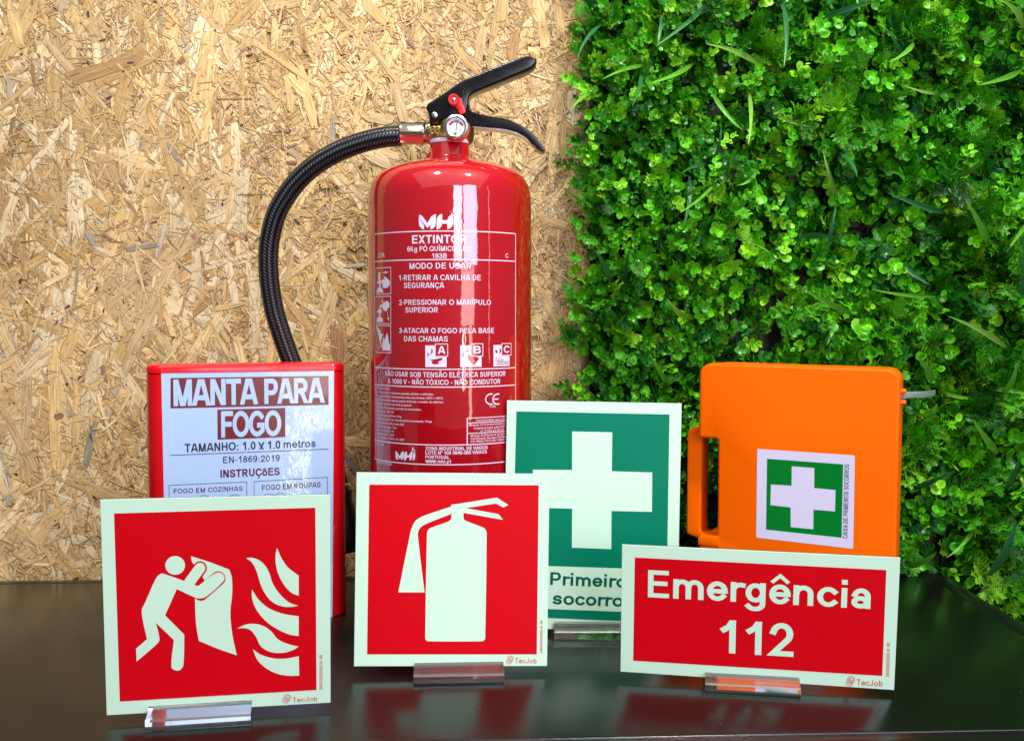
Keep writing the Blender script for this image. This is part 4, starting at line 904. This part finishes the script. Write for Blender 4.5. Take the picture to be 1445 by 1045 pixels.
# hose fitting: collar, hexagon nut and crimped sleeve
fx_ = at(604, 190, EY).x
lathe('fitting_collar', [(.006, -.0035), (.0103, -.0032), (.0108, -.0022), (.0100, -.0012), (.0100, .0003), (.0110, .0010), (.0112, .0026), (.0096, .0038), (.006, .004)], M['chrome'], ext, (fx_-.0005, EY, vz), 'X', 40)
hx = bmesh.new()
def hexring(x, r, n=6, tw=0): return [hx.verts.new((x, EY+r*math.cos(2*math.pi*k/n+tw), vz-.001+r*math.sin(2*math.pi*k/n+tw))) for k in range(n)]
x0_, x1_ = at(565, 192, EY).x, at(600, 190, EY).x
rs_ = [hexring(x0_, .0098, 24), hexring(x0_+.0006, .0112, 24), hexring(x0_+.005, .0110, 24), hexring(x0_+.008, .0104, 24), hexring(x1_-.010, .0104, 24), hexring(x1_-.008, .0112, 24), hexring(x1_-.0012, .0108, 24), hexring(x1_, .0095, 24)]
for k, rg in enumerate(rs_):     # six flats pressed into the middle of the sleeve
    if k in (2, 3, 4, 5):
        for vtx in rg:
            dy, dz_ = vtx.co.y-EY, vtx.co.z-(vz-.001); an = math.atan2(dz_, dy); r = math.hypot(dy, dz_); rel = (an % (math.pi/3))-math.pi/6; r2 = min(r, .0097/math.cos(rel)); vtx.co.y = EY+r2*math.cos(an); vtx.co.z = vz-.001+r2*math.sin(an)
for a, b in zip(rs_, rs_[1:]):
    for k in range(24): hx.faces.new((a[k], a[(k+1) % 24], b[(k+1) % 24], b[k]))
hx.faces.new(rs_[0]); hx.faces.new(rs_[-1])
bm_obj('hose_sleeve', hx, M['chrome'], ext, angle=25)
hp = [(566, 191.5, .985), (540, 194, .985), (512, 200.6, .986), (477.8, 213.4, .988), (443.3, 234, .992), (415.8, 260, .997), (395, 291, 1.002), (384.8, 318.5, 1.006), (379, 353, 1.010), (380, 394, 1.014), (386.5, 435.6, 1.018), (396.8, 470, 1.021), (409, 504.5, 1.024), (428, 552, 1.028), (450, 605, 1.031), (468, 650, 1.033), (480, 690, 1.034)]
hpts = spline([at(*q) for q in hp], 10)
tube('hose', hpts, .00945, M['hose'], ext, seg=32)
ne = hpts[-1]; nd = Vector((.012, 0, -.095))
noz = tube('nozzle', [ne+Vector((0, 0, .004)), ne+nd*.02, ne+nd*.05, ne+nd*.12, ne+nd*.2, ne+nd*.45, ne+nd*.62, ne+nd*.64], [.0095, .0112, .0112, .0098, .0115, .0130, .0138, .0125], M['rubber'], ext, seg=28)
tube('nozzle_collar', [ne+nd*-.06, ne+nd*-.05, ne+nd*0., ne+nd*.02], [.0098, .0115, .0115, .0098], M['chrome'], ext, seg=28)
# levers
z1 = Zm(6.148, 580, 70)
def prof_px(pts, Y): return [(at(*z1(x, y), Y).x, at(*z1(x, y), Y).z) for x, y in pts]
YF = EY-.011
up_pts = smooth2([(128, 505, 1), (145, 468, 1), (300, 368), (440, 272), (600, 202), (800, 122), (960, 64), (1040, 58), (1085, 80), (1088, 112), (1040, 165), (850, 248), (700, 310), (600, 350), (535, 380), (508, 405), (500, 440), (500, 475), (470, 545), (430, 585, 1), (300, 600, 1), (162, 634, 1), (150, 545, 1)], 4)
CHN = extrude_xz('carry_handle', prof_px(up_pts, YF), EY-.0115, EY+.0115, M['blackmetal'], ext, .0032, 4)
lo_pts = smooth2([(250, 612, 1), (360, 575), (450, 520), (500, 475), (520, 525), (560, 548), (700, 578), (830, 600), (930, 640), (1020, 695), (1090, 765), (1140, 825), (1165, 862), (1140, 880), (1105, 868), (1060, 820), (1000, 755), (920, 708), (820, 682), (680, 668), (540, 655), (470, 640), (330, 625)], 4)
extrude_xz('squeeze_lever', prof_px(lo_pts, YF), EY-.0098, EY+.0098, M['blackmetal'], ext, .0028, 4)
li_pts = [(500, 650), (540, 655), (680, 668), (820, 682), (920, 708), (1000, 755), (1060, 820), (1052, 824), (990, 765), (910, 722), (810, 698), (670, 684), (520, 668), (480, 655)]
extrude_xz('lever_liner', prof_px(li_pts, YF), EY-.0070, EY+.0070, M['steel'], ext, .0004, 1)
# fold line on the handle plate
tube('handle_rib', spline([at(*z1(x, y), EY-.0118) for x, y in ((462, 330), (452, 380), (446, 430), (444, 480))], 5), .0007, M['blackmetal'], CHN, seg=8)
def disc_y(name, px, py, Y, prof_, m_, seg=32, sub=None):
    c = at(px, py, Y); return lathe(name, prof_, m_, ext, (c.x, c.y, c.z), 'Y', seg)
disc_y('rivet', 613.2, 162.5, EY-.0116, [(.0030, .002), (.0030, 0), (.0026, -.0009), (.0014, -.0014), (.0002, -.0015)], M['steel'])
disc_y('safety_pin_head', 640.2, 140.6, EY-.0190, [(.0052, .010), (.0052, .0), (.0047, -.0010), (.0036, -.0010), (.0034, -.0002), (.0014, -.0002)], M['redplastic'])
disc_y('pin_tip', 640.2, 140.6, EY-.0197, [(.0017, .004), (.0017, .0), (.0010, -.0006), (.0002, -.0007)], M['steel'])
tp = [(620.5-580)*0, 0]
tab = smooth2([(375, 480), (430, 420), (448, 470), (470, 510), (470, 545), (440, 562), (415, 552), (405, 525), (385, 500)], 4)
extrude_xz('safety_pin_tab', prof_px(tab, EY-.016), EY-.0168, EY-.0140, M['redplastic'], ext, .0006, 2)
# pressure gauge
GY = EY-.0290; gc = at(643.3, 178.8, GY); gk = GY/F
GC = lathe('gauge_case', [(.0085, .016), (.0090, .004), (17.2*gk, .0030), (17.4*gk, .0010), (16.6*gk, -.0009), (14.2*gk, -.0016), (12.9*gk, -.0010), (12.6*gk, .0004), (.001, .0005)], M['steel'], ext, tuple(gc), 'Y', 56)
lathe('gauge_cap', [(.0100, .0080), (.0108, .0078), (.0111, .0050), (.0108, .0042), (.009, .004)], M['redplastic'], GC, (gc.x+.0006, gc.y+.001, gc.z-.0018), 'Y', 40)
lathe('gauge_stem', [(.0050, .008), (.0050, .022)], M['brass'], GC, tuple(gc), 'Y', 24)
gp = lambda u_, v_, off: Vector((gc.x+u_, gc.y-off, gc.z+v_))
g = Printer(gp, -.0003); g.poly([(12.5*gk*math.cos(2*math.pi*k/40), 12.5*gk*math.sin(2*math.pi*k/40)) for k in range(40)]); g.make('dial', M['dial'], GC)
def arcband(g, r0, r1, a0, a1, cy=-3*gk):
    n = 8; an = [R_(a0+(a1-a0)*k/n) for k in range(n+1)]
    for k in range(n): g.poly([(r0*math.cos(an[k]), cy+r0*math.sin(an[k])), (r1*math.cos(an[k]), cy+r1*math.sin(an[k])), (r1*math.cos(an[k+1]), cy+r1*math.sin(an[k+1])), (r0*math.cos(an[k+1]), cy+r0*math.sin(an[k+1]))])
g = Printer(gp, .0000); arcband(g, 8.6*gk, 12*gk, 25, 62); arcband(g, 8.6*gk, 12*gk, 105, 150); g.make('dial_red_zones', M['dialred'], GC)
g = Printer(gp, .0000); arcband(g, 8.4*gk, 12.2*gk, 65, 102); g.make('dial_green_zone', M['dialgreen'], GC)
g = Printer(gp, .0003); g.line([(-.3*gk, -9.0*gk), (1.6*gk, 6*gk)], .9*gk); g.line([(-6*gk, -3.6*gk), (-5.2*gk, -3.4*gk)], 1.3*gk)
for k, t in enumerate((('0', -9.2), ('28', 4.8))): g.text(t[0], (t[1]*gk, -5*gk), ((t[1]+(1.3 if k == 0 else 3.2))*gk, -5*gk), 2.2*gk, .16)
g.make('gauge_needle', M['black'], GC)
c = gc+Vector((-.3*gk, -.0006, -9*gk)); lathe('needle_pivot', [(.0013, .0004), (.0013, -.0002), (.0007, -.0005), (.0001, -.0005)], M['brass'], GC, tuple(c), 'Y', 20)

# ------------------------------------------------------------ safety signs on clear stands
def sign_pose(cx, cy, cz, yaw, tilt, roll, s):
    """s scales distance from the viewpoint and so the real size"""
    c = CAMP+(Vector((cx, cy, cz))-CAMP)*s
    rm = Matrix.Rotation(R_(yaw), 3, 'Z') @ Matrix.Rotation(R_(tilt), 3, 'X') @ Matrix.Rotation(R_(roll), 3, 'Y')
    return c, rm @ Vector((1, 0, 0)), rm @ Vector((0, 0, 1))
def make_sign(name, pose, w_, h_, label, th=.0018):
    c, ax, az = pose; pl = Plane(c, ax, az)
    root = empty(name, tuple(c-az*h_/2), label, 'safety sign')
    bm = bmesh.new(); bmesh.ops.create_cube(bm, size=1); bm.transform(Matrix.Translation((0, th/2, 0)) @ Matrix.Diagonal((w_, th, h_, 1)))
    bmesh.ops.bevel(bm, geom=[e for e in bm.edges], offset=.0002, segments=1, affect='EDGES')
    bm.transform(pl.frame()); o = bm_obj('board', bm, [M['phos'], M['darkedge']], root, smooth=False)
    for p in o.data.polygons:
        if p.normal.dot(pl.n) < .3: p.material_index = 1
    return root, pl
def block_stand(sign_pl, h_, uc, front, back, z_h, label, wdt=.069, lean=0.):
    """clear acrylic block lying on the table, the sign's lower edge in its slot"""
    bot = sign_pl.place(uc, -h_/2, 0); yaw = math.atan2(sign_pl.x.y, sign_pl.x.x); x = Vector((math.cos(yaw), math.sin(yaw), 0)); nrm = Vector((math.sin(yaw), -math.cos(yaw), 0))
    zb = bot.z; sl = lean
    root = empty('sign_stand', (bot.x, bot.y, 0), label, 'sign stand')
    g0 = .0008; g1 = .0032   # slot reaches from just before the face to behind the board
    fl = front-.0; zf = z_h*.62; pro = [(front-.0016, .0003), (front, .0018), (front, zf), (front-.0002, zf+.0002), (g0, z_h+.0004), (g0, max(.0015, zb-.0004)), (-g1, max(.0015, zb-.0004)), (-g1, z_h+.0004), (-back, zf), (-back, .0003)]
    bm = bmesh.new(); rr_ = []
    for s_ in (-wdt/2, wdt/2): rr_.append([bm.verts.new(Vector((bot.x, bot.y, 0))+x*(s_)+nrm*p[0]+Vector((0, 0, p[1]))) for p in pro])
    bm.faces.new(rr_[0]); bm.faces.new(rr_[1][::-1])
    for k in range(len(pro)): bm.faces.new((rr_[0][k], rr_[0][(k+1) % len(pro)], rr_[1][(k+1) % len(pro)], rr_[1][k]))
    bmesh.ops.recalc_face_normals(bm, faces=bm.faces[:])
    bm_obj('acrylic_block', bm, M['acrylic'], root, smooth=False)
    return root
def tecjob(pl, conv, icon, tl, tr, th_, vt0, vt1, vh, root):
    """maker's mark and the order code that runs up the right border"""
    P = Printer(pl.place, .0003); lc = lambda x, y: pl.loc(*conv(x, y))
    # plain stroke text thinner than the headings
    a, b = lc(*tl), lc(*tr); P.text('TecJob', a, b, th_*.98, .15)
    a, b = lc(*vt0), lc(*vt1); P.text('240/30/3000-K-W', a, b, vh, .16)
    (x0, y0, x1, y1) = icon; q = lambda u_, v_: lc(x0+(x1-x0)*u_, y0+(y1-y0)*v_)
    lw = np.linalg.norm(q(1, 0)-q(0, 0))*.05
    P.line([q(.30, .12), q(.58, .0), q(1.0, .22), q(.96, .50), q(.62, .92), q(.42, 1.0), q(.0, .80), q(.10, .55)], lw, 0, True)
    P.line([q(.42, .20), q(.70, .12), q(.90, .30), q(.80, .62), q(.55, .84), q(.30, .78), q(.20, .62)], lw, 2, True)
    P.line([q(.45, .28), q(.36, .60), q(.55, .72)], lw*1.3, 3); P.line([q(.60, .26), q(.52, .62)], lw*1.3, 4); P.line([q(.72, .36), q(.62, .70)], lw*1.3, 5)
    P.make('maker_mark', M['mark'], root)

# fire blanket sign
fs_root, fs = make_sign('fire_blanket_sign', sign_pose(-.1975, .7073, .0858, 10.05, 4.56, .37, 1.02), .151, .151, 'red square sign of a figure holding a blanket before flames')
z5 = Zm(2.943, 130, 690); lc = lambda x, y: fs.loc(*z5(x, y))
P = Printer(fs.place, .0002); P.poly([lc(91, 100), lc(927, 76), lc(932, 832), lc(115, 880)]); P.make('red_panel', M['pred'], fs_root)
P = Printer(fs.place, .0004)
def shp(P, pts, conv, lay=0, n=4): P.poly([conv(*q) for q in smooth2(pts, n)], lay)
def capsule(a, b, r):
    a = np.array(a, float); b = np.array(b, float); d = (b-a)/np.linalg.norm(b-a); an = math.degrees(math.atan2(d[1], d[0]))
    return [tuple(b+r*np.array([math.cos(R_(an-90+k*18)), math.sin(R_(an-90+k*18))])) for k in range(11)]+[tuple(a+r*np.array([math.cos(R_(an+90+k*18)), math.sin(R_(an+90+k*18))])) for k in range(11)]
shp(P, [(410, 277, 1), (490, 302), (570, 333, 1), (580, 365), (582, 430), (574, 510), (582, 600), (601, 688, 1), (520, 660), (443, 628, 1), (431, 550), (427, 440, 1), (470, 380, 1), (415, 300, 1)], lc, 0)
for fl in ([(768, 243, 1), (785, 282), (812, 322), (858, 358, 1), (858, 441, 1), (830, 430), (800, 400), (775, 355), (763, 310), (762, 270)],
           [(640, 285, 1), (662, 283), (690, 292), (715, 312), (735, 345), (750, 390), (780, 435), (820, 470), (856, 482, 1), (830, 487), (790, 485), (750, 468), (720, 435), (700, 395), (685, 345), (665, 305)],
           [(664, 415, 1), (690, 455), (730, 490), (790, 515), (858, 526, 1), (858, 608, 1), (820, 602), (770, 580), (720, 545), (680, 495), (664, 450)],
           [(602, 577, 1), (640, 560), (680, 558), (715, 568), (745, 590), (770, 620), (810, 640), (858, 652, 1), (830, 668), (790, 678), (740, 674), (700, 650), (680, 610), (655, 582), (625, 575)],
           [(668, 663, 1), (700, 685), (750, 700), (800, 702), (858, 692, 1), (860, 772, 1), (820, 773), (770, 765), (720, 740), (685, 705)]): shp(P, fl, lc, 0)
P.make('blanket_and_flames', M['phos'], fs_root)
P = Printer(fs.place, .00046)
P.poly([lc(*q) for q in capsule((402, 395), (448, 326), 29)]); P.poly([lc(*q) for q in capsule((452, 432), (524, 369), 30)], 2)
P.make('arm_outline', M['pred'], fs_root)
P = Printer(fs.place, .00050)
P.poly([lc(*q) for q in capsule((405, 384), (448, 326), 22)][:]); 
P2 = Printer(fs.place, .0006)
P2.poly([lc(345+41*math.cos(2*math.pi*k/32), 315+39*math.sin(2*math.pi*k/32)) for k in range(32)])
shp(P2, [(206, 505), (222, 465, 1), (266, 368), (285, 350), (302, 351), (440, 401, 1), (508, 350), (532, 345), (549, 362), (542, 384), (474, 444), (450, 452), (425, 447), (352, 413, 1), (303, 522, 1), (383, 602, 1), (379, 728), (366, 748), (345, 750), (329, 735), (340, 625, 1), (265, 553, 1), (280, 622), (270, 640), (185, 714, 1), (183, 660, 1), (228, 621, 1)], lc, 0)
P.make('far_arm', M['phos'], fs_root); P2.make('figure', M['phos'], fs_root)
tecjob(fs, z5, (789, 848, 825, 888), (833, 882), (935, 877), .0034, (957, 833), (957, 685), .0022, fs_root)
block_stand(fs, .151, -.013, .0185, .026, .0115, 'clear acrylic stand under the sign with the flames')

# extinguisher sign
es_root, es = make_sign('extinguisher_sign', sign_pose(-.0465, .8179, .0828, 3.05, -3.08, .92, 1.0), .15, .15, 'red square sign with a pale fire extinguisher symbol, standing in the middle')
z6 = Zm(3.265, 480, 660); lc = lambda x, y: es.loc(*z6(x, y))
P = Printer(es.place, .0002); P.poly([lc(134, 76), lc(915, 79), lc(906, 857), lc(124, 857)]); P.make('red_panel', M['pred'], es_root)
P = Printer(es.place, .0004)
shp(P, [(400, 305), (404, 286), (420, 274), (500, 245), (512, 230), (512, 168, 1), (540, 165, 1), (722, 136, 1), (775, 170, 1), (752, 181, 1), (718, 163, 1), (578, 184, 1), (730, 212, 1), (750, 238, 1), (568, 206, 1), (569, 232), (580, 243), (655, 272), (670, 284), (675, 303), (668, 778), (663, 793), (648, 797), (408, 797), (396, 792), (392, 780)], lc, 0, 3)
shp(P, [(512, 177, 1), (390, 218), (350, 240), (330, 275), (322, 305), (268, 572, 1), (389, 572, 1), (358, 312), (362, 285), (385, 262), (512, 211, 1)], lc, 1, 3)
P.make('extinguisher_symbol', M['phos'], es_root)
tecjob(es, z6, (763, 862, 798, 903), (806, 897), (905, 899), .0041, (932, 853), (934, 700), .0022, es_root)
block_stand(es, .15, .0062, .0205, .028, .0108, 'clear acrylic stand under the sign with the extinguisher symbol')

# first aid sign
gs_root, gs = make_sign('first_aid_sign', sign_pose(.069, .9059, .1081, .39, -2.06, 1.02, 1.02), .153, .200, 'tall green sign with a pale cross, partly hidden behind two red signs')
pxl = lambda x, y: gs.loc(x, y); z7 = Zm(2.823, 700, 550); lc = lambda x, y: gs.loc(*z7(x, y))
P = Printer(gs.place, .0002); P.poly([pxl(728.7, 580.1), pxl(944.8, 584.4), pxl(940.0, 878.2), pxl(721.5, 869)]); P.make('green_panel', M['pgreen'], gs_root)
P = Printer(gs.place, .0004); P.poly([lc(303, 165), lc(463, 168), lc(461, 323), lc(622, 328), lc(621, 485), lc(460, 481), lc(459, 633), lc(302, 627), lc(303, 472), lc(146, 468), lc(147, 317), lc(303, 318)])
P.poly([pxl(722, 796.4), pxl(941.3, 803.4), pxl(940.4, 864.8), pxl(721.5, 856.7)])
P.make('cross_and_band', M['phos'], gs_root)
P = Printer(gs.place, .0006); hcap = np.linalg.norm(pxl(776, 806.4)-pxl(776, 824.6))
P.letters('Primeiros', pxl(776.1, 824.6), pxl(899.5, 829.2), hcap, M['pgreentext'], gs_root, .2); P.letters('socorros', pxl(779.2, 851.9), pxl(893.8, 856.0), hcap, M['pgreentext'], gs_root, .2)
block_stand(gs, .2, pxl(839, 880)[0], .0190, .026, .0120, 'clear acrylic stand under the green cross sign', .072)

# emergency sign
em_root, em = make_sign('emergency_number_sign', sign_pose(.1814, .7788, .0572, -9.71, 4.27, .69, 1.005), .201, .1005, 'wide red sign reading Emergência 112')
z8 = Zm(2.0909, 860, 500); lc = lambda x, y: em.loc(*z8(x, y)); pxl = lambda x, y: em.loc(x, y)
P = Printer(em.place, .0002); P.poly([lc(75, 598), lc(817, 635), lc(805, 947), lc(70, 902)]); P.make('red_panel', M['pred'], em_root)
P = Printer(em.place, .0004)
P.letters('Emergência', pxl(914.2, 841.8), pxl(1228, 858.6), np.linalg.norm(pxl(914.2, 841.8)-pxl(914.5, 803.6)), M['phos'], em_root, .195)
P.letters('112', pxl(1014.7, 920.1), pxl(1119.5, 926.2), np.linalg.norm(pxl(1036, 921.6)-pxl(1036, 874.9)), M['phos'], em_root, .195)
pc = lambda x, y: (x, y)
tecjob(em, pc, (1193.2, 952.5, 1206, 967.8), (1209, 965.6), (1245.2, 967.6), .0046, (1254.6, 954.5), (1256.4, 906), .0024, em_root)
block_stand(em, .1005, -.002, .0165, .024, .0102, 'clear acrylic stand under the Emergência sign')

# ------------------------------------------------------------ fire blanket box
yb_ = R_(16.6); bx = Vector((math.cos(yb_), math.sin(yb_), 0)); BXL = Vector((-.345*.931, .931, 0)); BW, BD, BH = .175, .038, .2365
box = empty('fire_blanket_box', tuple(BXL+bx*BW/2), 'slim red upright box with pale blue label reading MANTA PARA FOGO', 'fire blanket box')
bn = Vector((bx.y, -bx.x, 0)); BF = Matrix(((bx.x, -bn.x, 0, BXL.x), (bx.y, -bn.y, 0, BXL.y), (0, 0, 1, 0), (0, 0, 0, 1)))  # local: x right, y back, z up
def rrect(x0, x1, y0, y1, r, n=8):
    out = []
    for cx, cy, a0 in ((x1-r, y0+r, -90), (x1-r, y1-r, 0), (x0+r, y1-r, 90), (x0+r, y0+r, 180)):
        out += [(cx+r*math.cos(R_(a0+90*k/n)), cy+r*math.sin(R_(a0+90*k/n))) for k in range(n+1)]
    return out
def loft(name, levels, m_, parent, fr_, angle=40):
    bm = bmesh.new(); rings = [[bm.verts.new((x, y, z)) for x, y in pts] for pts, z in levels]; n = len(rings[0])
    for a, b in zip(rings, rings[1:]):
        for k in range(n): bm.faces.new((a[k], a[(k+1) % n], b[(k+1) % n], b[k]))
    bm.faces.new(rings[0]); bm.faces.new(rings[-1]); bm.transform(fr_); return bm_obj(name, bm, m_, parent, angle=angle)
lv = lambda i, z: (rrect(i, BW-i, i, BD-i, .013-i*.5), z)
loft('case', [lv(.0012, 0), lv(.0003, .0008), lv(0, .002), lv(0, BH-.0085), lv(.0008, BH-.0080)], M['boxred'], box, BF)
loft('lid', [lv(.0008, BH-.0078), lv(-.0003, BH-.0072), lv(-.0003, BH-.0030), lv(.0005, BH-.0010), lv(.0018, BH-.0002), lv(.003, BH)], M['boxred'], box, BF)
bp_ = Plane(BXL-bn*0, bx, (0, 0, 1)); bp_.n = bn
z4 = Zm(4.542, 190, 490); lc = lambda x, y: bp_.loc(*z4(x, y))
q0 = lc(170, 140); q1 = lc(1278, 128); q2 = bp_.loc(469, 874.5); q3 = np.array([q0[0]+.001, q2[1]])
P = Printer(bp_.place, .0004)
bm = bmesh.new(); nxs = 40; grid = []
for j in range(60):
    row_ = []
    for i in range(nxs+1):
        u_ = i/nxs; v_ = j/59; a = q3+(q2-q3)*u_; b = q0+(q1-q0)*u_; p = a+(b-a)*v_; row_.append(bm.verts.new(bp_.place(p[0], p[1], .00012)))
    grid.append(row_)
for j in range(59):
    for i in range(nxs): bm.faces.new((grid[j][i], grid[j][i+1], grid[j+1][i+1], grid[j+1][i]))
bm_obj('paper_label', bm, M['paper'], box, smooth=False)
P = Printer(bp_.place, .0006)
P.poly([lc(230, 196), lc(1243, 182), lc(1243, 367), lc(230, 390)][::-1]); P.poly([lc(530, 398), lc(965, 387), lc(965, 573), lc(532, 590)][::-1])
m = M['maroon']; B(m).inputs['Coat Weight'].default_value = 1.; B(m).inputs['Coat Roughness'].default_value = .035
P.make('title_blocks', M['maroon'], box)
P = Printer(bp_.place, .0008)
def btext(P, t, xl, yl, xr, yr, yt, w_, track=0.): P.text(t, lc(xl, yl), lc(xr, yr), np.linalg.norm(lc(xl, yl)-lc(xl, yt)), w_, 0, track)
for t_, xl, yl, xr, yr, yt in (('MANTA', 250, 376, 792, 364, 206), ('PARA', 832, 362, 1218, 353, 200), ('FOGO', 555, 577, 940, 567, 408)):
    P.letters(t_, lc(xl, yl), lc(xr, yr), np.linalg.norm(lc(xl, yl)-lc(xl, yt)), M['paper'], box, .24, -.07)
P = Printer(bp_.place, .0007)
btext(P, 'TAMANHO: 1.0 x 1.0', 322, 670, 935, 647, 617, .2); btext(P, 'metros', 955, 645, 1160, 637, 593, .15); btext(P, 'EN-1869:2019', 567, 740, 930, 727, 699, .15)
P.line([lc(228, 690), lc(1243, 650)], .0005)
P.make('lettering', M['black'], box)
P = Printer(bp_.place, .0007)
btext(P, 'INSTRUÇõES', 550, 833, 930, 816, 784, .22); btext(P, 'FOGO EM COZINHAS', 250, 935, 692, 916, 905, .15); btext(P, 'FOGO EM ROUPAS', 817, 914, 1192, 893, 881, .15)
P.make('maroon_lettering', M['maroontext'], box)
P = Printer(bp_.place, .0007)
for (xa, ya, xb, yb2) in ((220, 882, 718, 860), (765, 858, 1235, 830)):
    a, b = lc(xa, ya), lc(xb, yb2); P.line([a, b, b-np.array([0, .055]), a-np.array([0, .055])], .0004, 0, True)
for cx_, cy_ in ((445, 960), (640, 955), (930, 945), (860, 950)):
    c = lc(cx_, cy_); P.line([(c[0]+.006*math.cos(t), c[1]-.002+.004*math.sin(t)) for t in [k*.5 for k in range(12)]], .0003, 1)
P.make('instruction_frames', M['black'], box)

# ------------------------------------------------------------ orange first aid case
yk = R_(-27); kx = Vector((math.cos(yk), math.sin(yk), 0)); kn = Vector((kx.y, -kx.x, 0)); KL = Vector((.1765*1.04, 1.04, 0)); KW, KD, KH = .1860, .056, .2335
kit = empty('first_aid_case', tuple(KL+kx*KW/2), 'orange plastic first aid case standing on its end, handle to the left', 'first aid case')
kp = Plane(KL, kx, (0, 0, 1)); kp.n = kn
KF = Matrix(((kx.x, -kn.x, 0, KL.x), (kx.y, -kn.y, 0, KL.y), (0, 0, 1, 0), (0, 0, 0, 1)))
kl = lambda x, y: tuple(kp.loc(x, y))
hxr = kl(1012.5, 690)[0]; hzt = kl(1000, 618.5)[1]; hzb = kl(1000, 757)[1]
def rc(cx, cz, r, a0, a1, n=6): return [(cx+r*math.cos(R_(a0+(a1-a0)*k/n)), cz+r*math.sin(R_(a0+(a1-a0)*k/n))) for k in range(n+1)]
outl = rc(.010, .010, .009, 270, 180)+[(.001, hzb-.004)]+[(.0012, hzb)]+rc(hxr-.003, hzb+.003, .003, -90, 0)+rc(hxr-.003, hzt-.003, .003, 0, 90)+[(.0, hzt)]+[(.0, hzt+.003)]+rc(.012, KH-.012, .012, 180, 90)+rc(KW-.012, KH-.014, .012, 90, 0)+rc(KW-.011, .011, .010, 0, -90)
extrude_xz('front_shell', outl, 0, KD*.5-.0004, M['orange'], kit, .0028, 4, KF)
o2 = [(x*.965+.003, z) for x, z in outl]
o2 = [(max(.0005, x) if x > .03 or True else x, z*.998) for x, z in o2]
extrude_xz('back_shell', o2, KD*.5+.0004, KD, M['orange'], kit, .0028, 3, KF)
# handle: an angular grip bowed out to the left of the notch
hx0 = kl(962.5, 690)[0]; ht = kl(964, 609)[1]; ht2 = kl(986, 598)[1]; hb = kl(963, 756)[1]; hb2 = kl(984, 768)[1]; hin = kl(984.5, 690)[0]
hpoly = [(hin+.004, ht2), (hx0+.002, ht+.0010), (hx0, ht-.002), (hx0-.0005, hb+.002), (hx0+.001, hb-.001), (hin+.003, hb2), (hin+.006, hb2), (hin+.006, hzb-.003), (hin-.0010, hzb+.001), (hin-.0015, hzb+.006), (hin-.0005, hzt-.004), (hin+.002, hzt+.001), (hin+.006, hzt+.001)]
extrude_xz('handle', hpoly, KD*.5-.0125, KD*.5+.0125, M['orange'], kit, .0045, 5, KF)
# ledge below the opening
extrude_xz('handle_ledge', [(hin+.001, hb2), (hin+.001, hzb-.002), (hin+.007, hzb+.001), (hxr+.002, hzb+.001), (hxr+.002, hb2)], -.0012, .006, M['orange'], kit, .0012, 2, KF)
# hinge pips and the clear strap at the right side
for zz in (kl(1270, 553)[1], kl(1270, 569)[1]):
    c = KF @ Vector((KW+.0008, .012, zz)); lathe('hinge_pip', [(.0002, -.004), (.0022, -.0035), (.0024, 0), (.0022, .0030), (.0003, .0036)], M['orange'], kit, tuple(c), 'X', 16)
zst = kl(1270, 560)[1]; sp_ = [KF @ Vector((KW-.001, .014, zst+.0006)), KF @ Vector((KW+.010, .022, zst+.0008)), KF @ Vector((KW+.019, .045, zst+.0001)), KF @ Vector((KW+.022, .085, zst-.001))]
V_ = []; F_ = []
sps = spline(sp_, 8)
for p in sps: V_ += [p+Vector((0, 0, .0032)), p+Vector((0, -.0006, .0020)), p+Vector((0, -.0006, -.0020)), p+Vector((0, 0, -.0032)), p+Vector((0, .0010, 0))]
for i in range(len(sps)-1):
    for k in range(5): a = i*5; F_.append((a+k, a+(k+1) % 5, a+5+(k+1) % 5, a+5+k))
raw_obj('clear_strap', V_, F_, M['strap'], kit, smooth=True)
zk = Zm(6.968, 1060, 630); lc = lambda x, y: kp.loc(*zk(x, y))
P = Printer(kp.place, .0004); cr = [lc(60, 20), lc(1020, 85), lc(1003, 1003), lc(50, 892)]; P.poly([tuple(q) for q in fillet([tuple(c) for c in cr], .0014, 5)]); P.make('white_label', M['sticker'], kit)
P = Printer(kp.place, .0006); P.poly([lc(157, 117), lc(905, 172), lc(890, 892), lc(147, 812)]); P.make('green_panel', M['pgreen2'], kit)
P = Printer(kp.place, .0008); P.poly([lc(*q) for q in ((400, 192), (622, 208), (620, 405), (830, 425), (825, 635), (613, 617), (612, 810), (390, 788), (388, 595), (190, 573), (195, 370), (398, 382))]); P.make('white_cross', M['sticker'], kit)
P = Printer(kp.place, .0008); P.text('CAIXA DE PRIMEIROS SOCORROS', lc(948, 900), lc(965, 172), np.linalg.norm(lc(908, 600)-lc(955, 604)), .16); P.make('lettering', M['bluetext'], kit)
